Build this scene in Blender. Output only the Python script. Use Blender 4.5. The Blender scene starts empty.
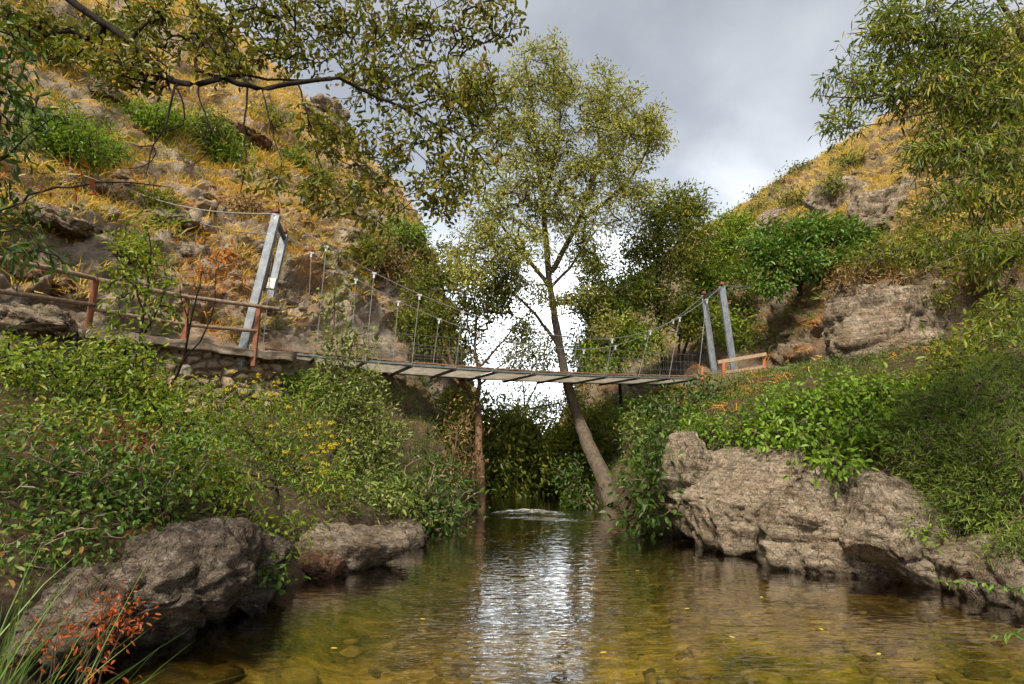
import bpy, math, random
import numpy as np
from mathutils import Vector
from mathutils.bvhtree import BVHTree

# ------------------------------------------------------------------ scene, camera
S = bpy.context.scene
COL = S.collection
F, CX, CY, PITCH, CAMZ = 600.0, 512.0, 342.0, math.radians(10), 1.6
cp, sp = math.cos(PITCH), math.sin(PITCH)

cam = bpy.data.cameras.new('camera'); camo = bpy.data.objects.new('camera', cam); COL.objects.link(camo)
cam.sensor_width = 36; cam.lens = F / 1024 * 36; cam.clip_end = 6000; cam.clip_start = 0.05
camo.location = (0, 0, CAMZ); camo.rotation_euler = (math.pi / 2 + PITCH, 0, 0)
S.camera = camo

def ray(u, v):
    dx, dy = (u - CX) / F, (CY - v) / F
    return np.array([dx, cp - dy * sp, sp + dy * cp])
def at(u, v, Y):
    d = ray(u, v); return np.array([0, 0, CAMZ]) + d * (Y / d[1])
def pxm(u, v, Y):                    # metres per photo pixel at that depth
    return Y / ray(u, v)[1] / F
def project(P):
    P = np.atleast_2d(P) - np.array([0, 0, CAMZ])
    z = P[:, 1] * cp + P[:, 2] * sp; y = -P[:, 1] * sp + P[:, 2] * cp
    zz = np.where(z > 0.05, z, 0.05)
    return CX + F * P[:, 0] / zz, CY - F * y / zz, z

# ------------------------------------------------------------------ noise
_perm = np.random.default_rng(7).permutation(256); _perm = np.concatenate([_perm, _perm, _perm])
_grad = np.random.default_rng(8).normal(size=(256, 3)); _grad /= np.linalg.norm(_grad, axis=1)[:, None]
def noise3(P):
    P = np.asarray(P, float); i = np.floor(P).astype(int); f = P - i; i &= 255
    w = f * f * f * (f * (f * 6 - 15) + 10); out = np.zeros(len(P))
    for a in (0, 1):
        for b in (0, 1):
            for c in (0, 1):
                h = _perm[_perm[_perm[(i[:, 0] + a) & 255] + ((i[:, 1] + b) & 255)] + ((i[:, 2] + c) & 255)]
                g = _grad[h]; d = f - np.array([a, b, c])
                ww = (w[:, 0] if a else 1 - w[:, 0]) * (w[:, 1] if b else 1 - w[:, 1]) * (w[:, 2] if c else 1 - w[:, 2])
                out += ww * (g * d).sum(1)
    return out * 1.5
def fbm(P, oct=5, lac=2.1, gain=0.5, ridge=False):
    P = np.asarray(P, float); a = 1; s = 0; out = np.zeros(len(P))
    for k in range(oct):
        n = noise3(P + 17.3 * k)
        out += a * ((1 - 2 * np.abs(n)) if ridge else n); s += a; a *= gain; P = P * lac
    return out / s
def cells(P, seed=0):                # F1 distance, F2-F1 and random value per cell
    P = np.asarray(P, float); i = np.floor(P).astype(int); f1 = np.full(len(P), 9.); f2 = np.full(len(P), 9.); idv = np.zeros(len(P))
    for a in (-1, 0, 1):
        for b in (-1, 0, 1):
            for c in (-1, 0, 1):
                j = i + np.array([a, b, c]); k = (j + seed) & 255
                h = _perm[_perm[_perm[k[:, 0]] + k[:, 1]] + k[:, 2]]
                q = j + 0.5 + 0.42 * _grad[h]
                d = np.linalg.norm(P - q, axis=1); m = d < f1
                f2 = np.where(m, f1, np.minimum(f2, d)); idv = np.where(m, h / 255., idv); f1 = np.where(m, d, f1)
    return f1, f2 - f1, idv

# ------------------------------------------------------------------ objects
def mesh_np(name, V, faces, mat=None, attr=None, smooth=False):
    """faces: (n,k) int array or list of such arrays"""
    me = bpy.data.meshes.new(name); V = np.asarray(V, np.float32)
    fl = [np.asarray(f, np.int32) for f in (faces if isinstance(faces, list) else [faces]) if len(f)]
    me.vertices.add(len(V)); me.vertices.foreach_set('co', V.ravel())
    lo = np.concatenate([f.ravel() for f in fl]); tot = np.concatenate([np.full(len(f), f.shape[1], np.int32) for f in fl])
    me.loops.add(len(lo)); me.loops.foreach_set('vertex_index', lo)
    me.polygons.add(len(tot)); me.polygons.foreach_set('loop_start', np.concatenate([[0], np.cumsum(tot)[:-1]]).astype(np.int32))
    me.polygons.foreach_set('use_smooth', np.full(len(tot), bool(smooth)))
    if attr:
        for k, (dom, val) in attr.items():
            a = me.attributes.new(k, 'FLOAT', dom); a.data.foreach_set('value', np.asarray(val, np.float32))
    me.update(calc_edges=True); me.validate()
    if mat: me.materials.append(mat)
    return me
def link(name, me, parent=None, loc=None):
    o = bpy.data.objects.new(name, me); COL.objects.link(o)
    if parent is not None: o.parent = parent
    if loc is not None: o.location = tuple(float(x) for x in loc)
    return o
def tag(o, label, cat, group=None):
    o['label'] = label; o['category'] = cat
    if group: o['group'] = group
    return o
def thing(name, label, cat, loc=(0, 0, 0), group=None):
    o = bpy.data.objects.new(name, None); COL.objects.link(o); o.location = tuple(float(x) for x in loc)
    o.empty_display_size = 0.2
    return tag(o, label, cat, group)
def copy_tree(o, parent=None):
    c = o.copy(); COL.objects.link(c)
    if parent: c.parent = parent
    for ch in list(o.children): copy_tree(ch, c)
    return c

# ------------------------------------------------------------------ materials
def newmat(name):
    m = bpy.data.materials.new(name); m.use_nodes = True; nt = m.node_tree
    for n in list(nt.nodes): nt.nodes.remove(n)
    out = nt.nodes.new('ShaderNodeOutputMaterial'); return m, nt, out
def nd(nt, t, **kw):
    n = nt.nodes.new('ShaderNode' + t)
    for k, v in kw.items():
        if k in n.inputs.keys(): n.inputs[k].default_value = v
        else: setattr(n, k, v)
    return n
def ramp(nt, fac, stops):
    r = nt.nodes.new('ShaderNodeValToRGB'); e = r.color_ramp.elements
    while len(e) < len(stops): e.new(0.5)
    for i, (p, c) in enumerate(stops):
        e[i].position = p; e[i].color = (*c, 1) if len(c) == 3 else c
    nt.links.new(fac, r.inputs[0]); return r.outputs[0]
def g3(v): return (v, v, v)
def mixc(nt, fac, a, b, mode='MIX'):
    m = nt.nodes.new('ShaderNodeMix'); m.data_type = 'RGBA'; m.blend_type = mode
    for sock, val in ((m.inputs[0], fac), (m.inputs[6], a), (m.inputs[7], b)):
        if hasattr(val, 'is_linked'): nt.links.new(val, sock)
        elif isinstance(val, (int, float)): sock.default_value = val
        else: sock.default_value = (*val, 1)
    return m.outputs[2]
def nz(nt, co, scale, detail=6, rough=0.6, dist=0.0):
    n = nd(nt, 'TexNoise'); n.inputs['Scale'].default_value = scale; n.inputs['Detail'].default_value = detail
    n.inputs['Roughness'].default_value = rough; n.inputs['Distortion'].default_value = dist
    nt.links.new(co, n.inputs['Vector']); return n.outputs['Fac']
def math_(nt, op, a, b=None):
    m = nd(nt, 'Math', operation=op)
    for s, v in zip(m.inputs, (a, b)):
        if v is None: continue
        if hasattr(v, 'is_linked'): nt.links.new(v, s)
        else: s.default_value = v
    return m.outputs[0]
def mapv(nt, co, scale=(1, 1, 1), rot=(0, 0, 0)):
    m = nd(nt, 'Mapping'); m.inputs['Scale'].default_value = scale; m.inputs['Rotation'].default_value = rot
    nt.links.new(co, m.inputs['Vector']); return m.outputs[0]
def pos(nt): return nd(nt, 'NewGeometry').outputs['Position']
def bump(nt, h, strength=0.5, dist=0.05):
    b = nd(nt, 'Bump'); b.inputs['Strength'].default_value = strength; b.inputs['Distance'].default_value = dist
    nt.links.new(h, b.inputs['Height']); return b.outputs[0]
def bsdf(nt, out, col, rough=0.8, spec=0.3, nrm=None, metal=0):
    p = nd(nt, 'BsdfPrincipled'); p.inputs['Roughness'].default_value = rough; p.inputs['Specular IOR Level'].default_value = spec
    p.inputs['Metallic'].default_value = metal
    if hasattr(col, 'is_linked'): nt.links.new(col, p.inputs['Base Color'])
    else: p.inputs['Base Color'].default_value = (*col, 1)
    if nrm: nt.links.new(nrm, p.inputs['Normal'])
    nt.links.new(p.outputs[0], out.inputs[0]); return p

LEAFGAIN = (1.4, 1.45, 0.8)
def leaf_mat(name, cols, trans=0.35, rough=0.5, tcol=1.25):
    m, nt, out = newmat(name)
    a = nd(nt, 'Attribute', attribute_name='rnd'); n = len(cols); cols = [tuple(min(.75, x * gk) for x, gk in zip(c, LEAFGAIN)) for c in cols]
    c = ramp(nt, a.outputs['Fac'], [(i / (n - 1), x) for i, x in enumerate(cols)])
    p = nd(nt, 'BsdfPrincipled'); p.inputs['Roughness'].default_value = rough; p.inputs['Specular IOR Level'].default_value = 0.35
    nt.links.new(c, p.inputs['Base Color'])
    t = nd(nt, 'BsdfTranslucent'); tc = mixc(nt, 1.0, c, (tcol, tcol * 0.98, tcol * 0.55), 'MULTIPLY'); nt.links.new(tc, t.inputs[0])
    mx = nd(nt, 'MixShader'); mx.inputs[0].default_value = trans
    nt.links.new(p.outputs[0], mx.inputs[1]); nt.links.new(t.outputs[0], mx.inputs[2]); nt.links.new(mx.outputs[0], out.inputs[0])
    return m
def bark_mat(name, c1, c2, scale=14):
    m, nt, out = newmat(name); P = pos(nt)
    n = nz(nt, mapv(nt, P, (1, 1, 0.22)), scale, 6, 0.7, 0.4)
    bsdf(nt, out, ramp(nt, n, [(0.3, c1), (0.7, c2)]), 0.9, 0.15, bump(nt, n, 0.9, 0.03)); return m
def rock_mat(name, dark, mid, light, warm, scale=1.0, warm_amt=0.5, moss=0.0):
    m, nt, out = newmat(name); P = pos(nt)
    n1 = nz(nt, P, 1.3 * scale, 8, 0.62, 0.3); n2 = nz(nt, P, 7 * scale, 8, 0.7, 0.6); n3 = nz(nt, P, 32 * scale, 6, 0.7)
    c = ramp(nt, math_(nt, 'ADD', math_(nt, 'MULTIPLY', n1, 0.5), math_(nt, 'MULTIPLY', n2, 0.5)), [(0.33, dark), (0.5, mid), (0.68, light)])
    w = ramp(nt, nz(nt, P, 0.9 * scale, 5, 0.6, 0.8), [(0.5, g3(0)), (0.68, g3(warm_amt))])
    c = mixc(nt, w, c, warm)
    spots = ramp(nt, nz(nt, P, 16 * scale, 4, 0.6), [(0.60, g3(0)), (0.68, g3(0.45))])
    c = mixc(nt, spots, c, tuple(x * 1.25 for x in light))
    v = nd(nt, 'TexVoronoi', feature='DISTANCE_TO_EDGE'); v.inputs['Scale'].default_value = 1.9 * scale
    wp = nd(nt, 'VectorMath', operation='ADD'); nc = nd(nt, 'TexNoise'); nc.inputs['Scale'].default_value = 2.5 * scale; nc.inputs['Detail'].default_value = 5
    nt.links.new(P, nc.inputs['Vector']); nt.links.new(P, wp.inputs[0]); nt.links.new(nc.outputs['Color'], wp.inputs[1]); nt.links.new(wp.outputs[0], v.inputs['Vector'])
    crack = ramp(nt, v.outputs['Distance'], [(0.0, g3(0)), (0.03, g3(1))])
    c = mixc(nt, 1.0, c, mixc(nt, crack, (0.40, 0.36, 0.32), (1, 1, 1)), 'MULTIPLY')
    w2 = nd(nt, 'VectorMath', operation='ADD'); nt.links.new(P, w2.inputs[0]); nt.links.new(nc.outputs['Color'], w2.inputs[1])
    v2 = nd(nt, 'TexVoronoi', feature='DISTANCE_TO_EDGE'); v2.inputs['Scale'].default_value = 1.0; nt.links.new(mapv(nt, w2.outputs[0], (3.2 * scale, 3.2 * scale, 6.5 * scale), (.25, .1, 0)), v2.inputs['Vector'])
    cr2 = ramp(nt, v2.outputs['Distance'], [(0.0, g3(0)), (0.05, g3(1))]); c = mixc(nt, 1.0, c, mixc(nt, cr2, (0.55, 0.5, 0.45), (1, 1, 1)), 'MULTIPLY')
    bed = nz(nt, mapv(nt, P, (.5, .5, 7), (.16, .1, 0)), 2.2 * scale, 5, .6, .3); c = mixc(nt, 1.0, c, ramp(nt, bed, [(.36, g3(.62)), (.55, g3(1.08))]), 'MULTIPLY')
    lich = ramp(nt, nz(nt, P, 5.5 * scale, 5, .7), [(.60, g3(0)), (.66, g3(.55))]); c = mixc(nt, lich, c, (.46, .44, .38))
    crack = math_(nt, 'ADD', crack, math_(nt, 'ADD', math_(nt, 'MULTIPLY', cr2, .6), math_(nt, 'MULTIPLY', bed, .8)))
    if moss:
        mo = ramp(nt, nz(nt, P, 2.2 * scale, 6, 0.7), [(0.56, g3(0)), (0.7, g3(moss))]); c = mixc(nt, mo, c, (0.05, 0.06, 0.015))
    sz_ = nd(nt, 'SeparateXYZ'); nt.links.new(P, sz_.inputs[0]); wet = ramp(nt, math_(nt, 'ADD', sz_.outputs[2], math_(nt, 'MULTIPLY', math_(nt, 'SUBTRACT', n1, .5), .25)), [(0.05, g3(.42)), (0.17, g3(1))]); c = mixc(nt, 1.0, c, wet, 'MULTIPLY')
    h = math_(nt, 'ADD', math_(nt, 'MULTIPLY', n2, 1.0), math_(nt, 'ADD', math_(nt, 'MULTIPLY', n3, 0.35), math_(nt, 'MULTIPLY', crack, 0.25)))
    bsdf(nt, out, c, 0.9, 0.2, bump(nt, h, 1.0, 0.17 / scale)); return m
def hill_mat(name, grass1, grass2, dirt, rock1, rock2, green=0.25):
    m, nt, out = newmat(name); P = pos(nt)
    g = nd(nt, 'Attribute', attribute_name='grassy').outputs['Fac']
    n1 = nz(nt, P, 0.35, 6, 0.6, 0.5); n2 = nz(nt, P, 2.2, 8, 0.7, 0.4); n3 = nz(nt, P, 11, 8, 0.72, 0.5); n4 = nz(nt, P, 45, 4, 0.7)
    rc = ramp(nt, math_(nt, 'ADD', math_(nt, 'MULTIPLY', n2, 0.5), math_(nt, 'MULTIPLY', n3, 0.5)), [(0.33, rock1), (0.52, tuple((a + b) / 2 for a, b in zip(rock1, rock2))), (0.68, rock2)])
    rc = mixc(nt, ramp(nt, nz(nt, P, 0.8, 5, 0.6, 0.6), [(0.46, g3(0)), (0.66, g3(0.7))]), rc, dirt)
    gc = ramp(nt, math_(nt, 'ADD', math_(nt, 'MULTIPLY', n2, 0.5), math_(nt, 'MULTIPLY', n4, 0.5)), [(0.3, grass1), (0.65, grass2)])
    gc = mixc(nt, ramp(nt, n1, [(0.55, g3(0)), (0.72, g3(green * 2))]), gc, (0.11, 0.11, 0.025))
    fac = ramp(nt, math_(nt, 'ADD', g, math_(nt, 'MULTIPLY', math_(nt, 'SUBTRACT', n2, 0.5), 1.4)), [(0.42, g3(0)), (0.56, g3(1))])
    c = mixc(nt, fac, rc, gc)
    so_ = nd(nt, 'Attribute', attribute_name='soil').outputs['Fac']; sc_ = ramp(nt, n3, [(.3, (.035, .024, .015)), (.7, (.13, .09, .055))]); c = mixc(nt, math_(nt, 'MULTIPLY', so_, .92), c, sc_)
    h = math_(nt, 'ADD', math_(nt, 'MULTIPLY', n3, 0.8), math_(nt, 'MULTIPLY', n4, 0.25))
    bsdf(nt, out, c, 0.95, 0.1, bump(nt, h, 1.0, 0.15)); return m
def plain_mat(name, c1, c2, scale=8, rough=0.7, metal=0.0, bs=0.3, bd=0.01, stretch=(1, 1, 1), spec=0.3):
    m, nt, out = newmat(name); P = mapv(nt, pos(nt), stretch)
    n = nz(nt, P, scale, 7, 0.68, 0.3)
    bsdf(nt, out, ramp(nt, n, [(0.32, c1), (0.68, c2)]), rough, spec, bump(nt, n, bs, bd), metal); return m

M = {}
M['rock'] = rock_mat('limestone', (0.09, 0.068, 0.047), (0.34, 0.27, 0.19), (0.56, 0.465, 0.35), (0.24, 0.145, 0.07), 1.5, 0.55, 0.4)
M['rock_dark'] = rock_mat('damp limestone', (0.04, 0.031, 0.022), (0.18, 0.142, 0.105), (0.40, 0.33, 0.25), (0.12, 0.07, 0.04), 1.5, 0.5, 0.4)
M['rock_red'] = rock_mat('reddish rock', (0.08, 0.04, 0.025), (0.24, 0.13, 0.075), (0.36, 0.26, 0.18), (0.26, 0.12, 0.05), 2.0, 0.7)
M['hill_l'] = hill_mat('dry hillside left', (0.31, 0.18, 0.05), (0.56, 0.36, 0.12), (0.38, 0.23, 0.125), (0.11, 0.085, 0.065), (0.56, 0.475, 0.37), 0.2)
M['hill_r'] = hill_mat('dry hillside right', (0.24, 0.155, 0.05), (0.42, 0.30, 0.12), (0.21, 0.11, 0.05), (0.09, 0.065, 0.045), (0.34, 0.27, 0.19), 0.4)
M['steel'] = plain_mat('galvanised steel', (0.13, 0.15, 0.17), (0.26, 0.285, 0.31), 6, 0.55, 0.3, 0.05, 0.004)
m, nt, out = newmat('weathered galvanised steel'); P_ = pos(nt); n_ = nz(nt, P_, 6, 7, .68, .3); c = ramp(nt, n_, [(.32, (.13, .15, .17)), (.68, (.27, .295, .32))])
st = ramp(nt, nz(nt, mapv(nt, P_, (9, 9, .7)), 2.2, 5, .65), [(.56, g3(0)), (.7, g3(.65))]); c = mixc(nt, st, c, (.15, .075, .04)); bsdf(nt, out, c, .55, .3, bump(nt, n_, .1, .005), .25); M['steel'] = m
M['dark_steel'] = plain_mat('dark steel', (0.03, 0.03, 0.03), (0.075, 0.07, 0.065), 12, 0.6, 0.3, 0.1)
M['green_steel'] = plain_mat('grey green steel', (0.10, 0.12, 0.115), (0.2, 0.22, 0.21), 8, 0.5, 0.3, 0.1)
M['panel'] = plain_mat('pale deck sheet', (0.70, 0.67, 0.61), (0.84, 0.81, 0.75), 5, 0.75, 0.0, 0.15)
m, nt, out = newmat('pale translucent deck sheet'); n_ = nz(nt, pos(nt), 5, 6, .6); c = ramp(nt, n_, [(.35, (.62, .58, .52)), (.65, (.85, .83, .78))])
p_ = nd(nt, 'BsdfDiffuse'); t_ = nd(nt, 'BsdfTranslucent'); x_ = nd(nt, 'MixShader'); x_.inputs[0].default_value = .55; nt.links.new(c, p_.inputs[0]); nt.links.new(c, t_.inputs[0]); nt.links.new(p_.outputs[0], x_.inputs[1]); nt.links.new(t_.outputs[0], x_.inputs[2]); nt.links.new(x_.outputs[0], out.inputs[0]); M['panel'] = m
M['plank'] = plain_mat('weathered plank', (0.15, 0.075, 0.04), (0.30, 0.17, 0.095), 9, 0.85, 0, 0.5, 0.01)
M['rail_wood'] = plain_mat('grey brown rail wood', (0.085, 0.055, 0.036), (0.27, 0.195, 0.135), 12, 0.85, 0, 0.6, 0.012)
M['rail_pale'] = plain_mat('pale rail wood', (0.30, 0.21, 0.13), (0.48, 0.36, 0.24), 10, 0.85, 0, 0.5, 0.01)
M['rust'] = plain_mat('rusty red post', (0.13, 0.05, 0.026), (0.26, 0.105, 0.055), 9, 0.8, 0, 0.4, 0.006)
M['orange_post'] = plain_mat('orange painted post', (0.34, 0.11, 0.045), (0.46, 0.17, 0.075), 9, 0.7, 0, 0.2)
M['cable'] = plain_mat('steel cable', (0.12, 0.12, 0.12), (0.25, 0.25, 0.25), 30, 0.5, 0.5)
M['clamp'] = plain_mat('cable clamp', (0.34, 0.34, 0.35), (0.5, 0.5, 0.5), 20, 0.5, 0.3)
M['concrete'] = plain_mat('stained concrete', (0.17, 0.14, 0.11), (0.38, 0.33, 0.27), 5, 0.9, 0, 0.5, 0.02)
M['coping'] = plain_mat('earth stained coping', (0.10, 0.075, 0.052), (0.30, 0.24, 0.18), 6, .95, 0, .8, .04)
M['mortar'] = plain_mat('earthy mortar', (0.12, 0.085, 0.06), (0.24, 0.175, 0.12), 9, 0.95, 0, 0.8, 0.03)
M['bark'] = bark_mat('grey brown bark', (0.045, 0.032, 0.022), (0.16, 0.12, 0.085))
M['bark_main'] = bark_mat('tall tree bark', (0.035, 0.027, 0.02), (0.135, 0.105, 0.078), 10)
M['bark_dark'] = bark_mat('black bark', (0.008, 0.006, 0.005), (0.028, 0.021, 0.016))
M['bark_pale'] = bark_mat('pale twig bark', (0.16, 0.11, 0.08), (0.34, 0.26, 0.2))
M['bark_red'] = bark_mat('reddish bark', (0.045, 0.026, 0.016), (0.17, 0.10, 0.06), 12)

L = {}
L['poplar'] = leaf_mat('tall tree leaves', [(0.07, 0.076, 0.02), (0.145, 0.148, 0.046), (0.24, 0.235, 0.095), (0.36, 0.34, 0.17)], 0.35)
L['oak'] = leaf_mat('overhanging leaves', [(0.035, 0.05, 0.010), (0.08, 0.09, 0.016), (0.15, 0.14, 0.022), (0.17, 0.095, 0.022)], 0.3)
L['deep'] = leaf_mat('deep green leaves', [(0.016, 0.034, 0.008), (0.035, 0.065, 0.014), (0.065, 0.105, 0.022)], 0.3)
L['bramble'] = leaf_mat('bramble leaves', [(0.02, 0.045, 0.01), (0.045, 0.09, 0.02), (0.085, 0.14, 0.035), (0.16, 0.08, 0.03)], 0.3)
L['lime'] = leaf_mat('light green leaves', [(0.045, 0.08, 0.012), (0.095, 0.145, 0.022), (0.17, 0.215, 0.04), (0.24, 0.19, 0.04)], 0.4)
L['bright'] = leaf_mat('bright green leaves', [(0.055, 0.10, 0.012), (0.10, 0.165, 0.022), (0.165, 0.235, 0.04)], 0.35)
L['fig'] = leaf_mat('fresh green leaves', [(0.035, 0.075, 0.016), (0.075, 0.135, 0.032), (0.13, 0.195, 0.06)], 0.35)
L['grey'] = leaf_mat('grey green leaves', [(0.05, 0.07, 0.02), (0.11, 0.135, 0.045), (0.21, 0.23, 0.11)], 0.3)
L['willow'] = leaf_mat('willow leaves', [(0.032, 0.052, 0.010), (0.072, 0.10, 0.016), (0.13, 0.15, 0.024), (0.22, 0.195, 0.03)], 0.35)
L['olive'] = leaf_mat('olive green leaves', [(0.036, 0.052, 0.010), (0.075, 0.095, 0.018), (0.14, 0.15, 0.03), (0.21, 0.175, 0.04)], 0.4)
L['tamarisk'] = leaf_mat('feathery leaves', [(0.05, 0.085, 0.022), (0.11, 0.155, 0.04), (0.21, 0.24, 0.065)], 0.35)
L['red'] = leaf_mat('rusty red leaves', [(0.12, 0.022, 0.008), (0.24, 0.045, 0.012), (0.33, 0.085, 0.025)], 0.3)
L['orange'] = leaf_mat('orange brown leaves', [(0.20, 0.07, 0.02), (0.36, 0.13, 0.035), (0.42, 0.20, 0.06)], 0.35)
L['brown'] = leaf_mat('withered brown leaves', [(0.06, 0.035, 0.022), (0.12, 0.07, 0.042), (0.2, 0.12, 0.07)], 0.2)
L['maroon'] = leaf_mat('red brown leaves', [(0.10, 0.025, 0.012), (0.19, 0.05, 0.02), (0.26, 0.09, 0.035)], 0.3)
L['straw'] = leaf_mat('straw blades', [(0.24, 0.15, 0.055), (0.38, 0.255, 0.105), (0.47, 0.355, 0.18)], 0.3)
L['rust_straw'] = leaf_mat('rusty straw blades', [(0.25, 0.09, 0.03), (0.40, 0.17, 0.055), (0.50, 0.27, 0.10)], 0.3)
L['reed'] = leaf_mat('reed blades', [(0.035, 0.07, 0.022), (0.07, 0.125, 0.045), (0.14, 0.19, 0.085), (0.36, 0.24, 0.12)], 0.3)
L['flower'] = leaf_mat('yellow flowers', [(0.24, 0.155, 0.01), (0.34, 0.24, 0.016), (0.40, 0.31, 0.035)], 0.2)

# ------------------------------------------------------------------ plant tools
def tubes(chains, sides=6):
    """chains: list of (points (n,3), radii (n,)) -> V, F"""
    V = []; Fq = []; off = 0
    for P, R in chains:
        P = np.asarray(P, float); R = np.asarray(R, float); n = len(P)
        if n < 2: continue
        k = sides if R.max() > 0.012 else max(3, sides - 2)
        T = np.gradient(P, axis=0); T /= np.linalg.norm(T, axis=1)[:, None] + 1e-9
        a = np.where(np.abs(T[:, 2:3]) < 0.9, np.array([[0, 0, 1.]]), np.array([[1., 0, 0]]))
        if n > 1: a = np.repeat(a[:1], n, 0)
        A = np.cross(T, a); A /= np.linalg.norm(A, axis=1)[:, None] + 1e-9; B = np.cross(T, A)
        th = np.linspace(0, 2 * np.pi, k, endpoint=False)
        ring = P[:, None] + R[:, None, None] * (np.cos(th)[None, :, None] * A[:, None] + np.sin(th)[None, :, None] * B[:, None])
        V.append(ring.reshape(-1, 3))
        i = np.arange(n - 1)[:, None] * k + np.arange(k)[None]; j = np.arange(n - 1)[:, None] * k + (np.arange(k)[None] + 1) % k
        Fq.append(np.stack([i, j, j + k, i + k], -1).reshape(-1, 4) + off)
        off += n * k
    return np.concatenate(V), np.concatenate(Fq)
def resample(P, step):
    P = np.asarray(P, float); d = np.r_[0, np.cumsum(np.linalg.norm(np.diff(P, axis=0), axis=1))]
    n = max(2, int(d[-1] / step) + 1); t = np.linspace(0, d[-1], n)
    Q = np.stack([np.interp(t, d, P[:, k]) for k in range(3)], 1)
    if n > 4:                                             # round the corners
        for _ in range(2): Q[1:-1] = 0.25 * Q[:-2] + 0.5 * Q[1:-1] + 0.25 * Q[2:]
    return Q
def leaves(C, D, Ln, Wd, rng, droop=0.2, flat=0.5, tone=None):
    """one bent quad per leaf at C pointing along D"""
    n = len(C); D = D + rng.normal(0, 0.55, (n, 3)); D[:, 2] -= droop; D /= np.linalg.norm(D, axis=1)[:, None] + 1e-9
    N = rng.normal(0, 1, (n, 3)) * (1 - flat) + np.array([0, 0, 1.]) * flat * 1.5
    Sd = np.cross(D, N); Sd /= np.linalg.norm(Sd, axis=1)[:, None] + 1e-9; N = np.cross(Sd, D)
    ln = Ln * rng.uniform(0.5, 1.4, n)[:, None]; wd = Wd * rng.uniform(0.7, 1.25, n)[:, None]
    up_ = N * wd; cv = N * ln * rng.uniform(.02, .2, n)[:, None]                 # folded along the midrib and curled at the tip
    pts_ = [C, C + D * ln * .30 + Sd * wd * .42 + up_ * .20 - cv * .1, C + D * ln * .68 + Sd * wd * .40 + up_ * .18 - cv * .45, C + D * ln - cv,
            C + D * ln * .68 - Sd * wd * .40 + up_ * .18 - cv * .45, C + D * ln * .30 - Sd * wd * .42 + up_ * .20 - cv * .1]
    V = np.stack(pts_, 1).reshape(-1, 3); o = np.arange(n)[:, None] * 6
    Fq = np.stack([o + [0, 1, 2, 3], o + [0, 3, 4, 5]], 1).reshape(-1, 4)
    r = rng.beta(2, 2.2, n) if tone is None else np.clip(tone + rng.normal(0, 0.2, n), 0, 1)
    return V, Fq, np.repeat(r, 2)
def lobe_px(u, v, Y, ru, rv, rd):
    s = pxm(u, v, Y); return at(u, v, Y), np.array([ru * s, rd, rv * s])
def in_lobes(lobes, n, rng, shell=0.35):
    w = np.array([np.prod(r) ** 0.72 for c, r in lobes]); w /= w.sum(); k = rng.choice(len(lobes), n, p=w)
    d = rng.normal(size=(n, 3)); d /= np.linalg.norm(d, axis=1)[:, None]
    rad = rng.uniform(0, 1, n) ** shell
    C = np.array([c for c, r in lobes])[k]; R = np.array([r for c, r in lobes])[k]
    P = C + d * rad[:, None] * R
    return P
def grow(limbs, targets, step, rng, arch=0.12, up=0.25):
    pts = []; par = []; base_r = []
    def add(p, q, r=0.): pts.append(p); par.append(q); base_r.append(r); return len(pts) - 1
    for P, r0, r1 in limbs:
        Q = resample(P, step)
        if len(Q) > 3:
            kk = np.arange(len(Q)); wv = np.c_[fbm(np.c_[kk * .45, kk * 0 + rng.uniform(0, 50), kk * 0], 2), fbm(np.c_[kk * .45, kk * 0 + rng.uniform(0, 50), kk * 0 + 7], 2), fbm(np.c_[kk * .45, kk * 0 + rng.uniform(0, 50), kk * 0 + 3], 2)]
            Q = Q + wv * (np.sin(np.pi * kk / (len(Q) - 1)) * step * (.55 if r0 < .06 else .25))[:, None]
        if not pts: prev = add(Q[0], -1, r0); s = 1
        else:
            d = np.linalg.norm(np.array(pts) - Q[0], axis=1); prev = int(d.argmin()); s = 0 if d.min() > step * 0.5 else 1
        for i in range(s, len(Q)): prev = add(Q[i], prev, r0 + (r1 - r0) * i / (len(Q) - 1))
    b = pts[0]; A = np.zeros((len(pts) + len(targets) * 40, 3)); A[:len(pts)] = pts
    order = np.argsort(np.linalg.norm(targets - np.array(pts[len(pts) // 2]), axis=1)); tips = []
    for t in targets[order]:
        n = len(pts); d = np.linalg.norm(A[:n] - t, axis=1) + up * np.maximum(0, A[:n, 2] - t[2])
        j = int(d.argmin()); p0 = A[j].copy(); dist = np.linalg.norm(t - p0); k = min(30, max(1, int(math.ceil(dist / step))))
        side = rng.normal(0, arch * dist, 3); prev = j
        for i in range(1, k + 1):
            f = i / k; q = p0 + (t - p0) * f + side * math.sin(math.pi * f) + (rng.normal(0, 0.06 * step, 3) if i < k else 0)
            A[len(pts)] = q; prev = add(q, prev)
        tips.append(prev)
    return np.array(pts), np.array(par), np.array(base_r), np.array(tips)
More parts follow.
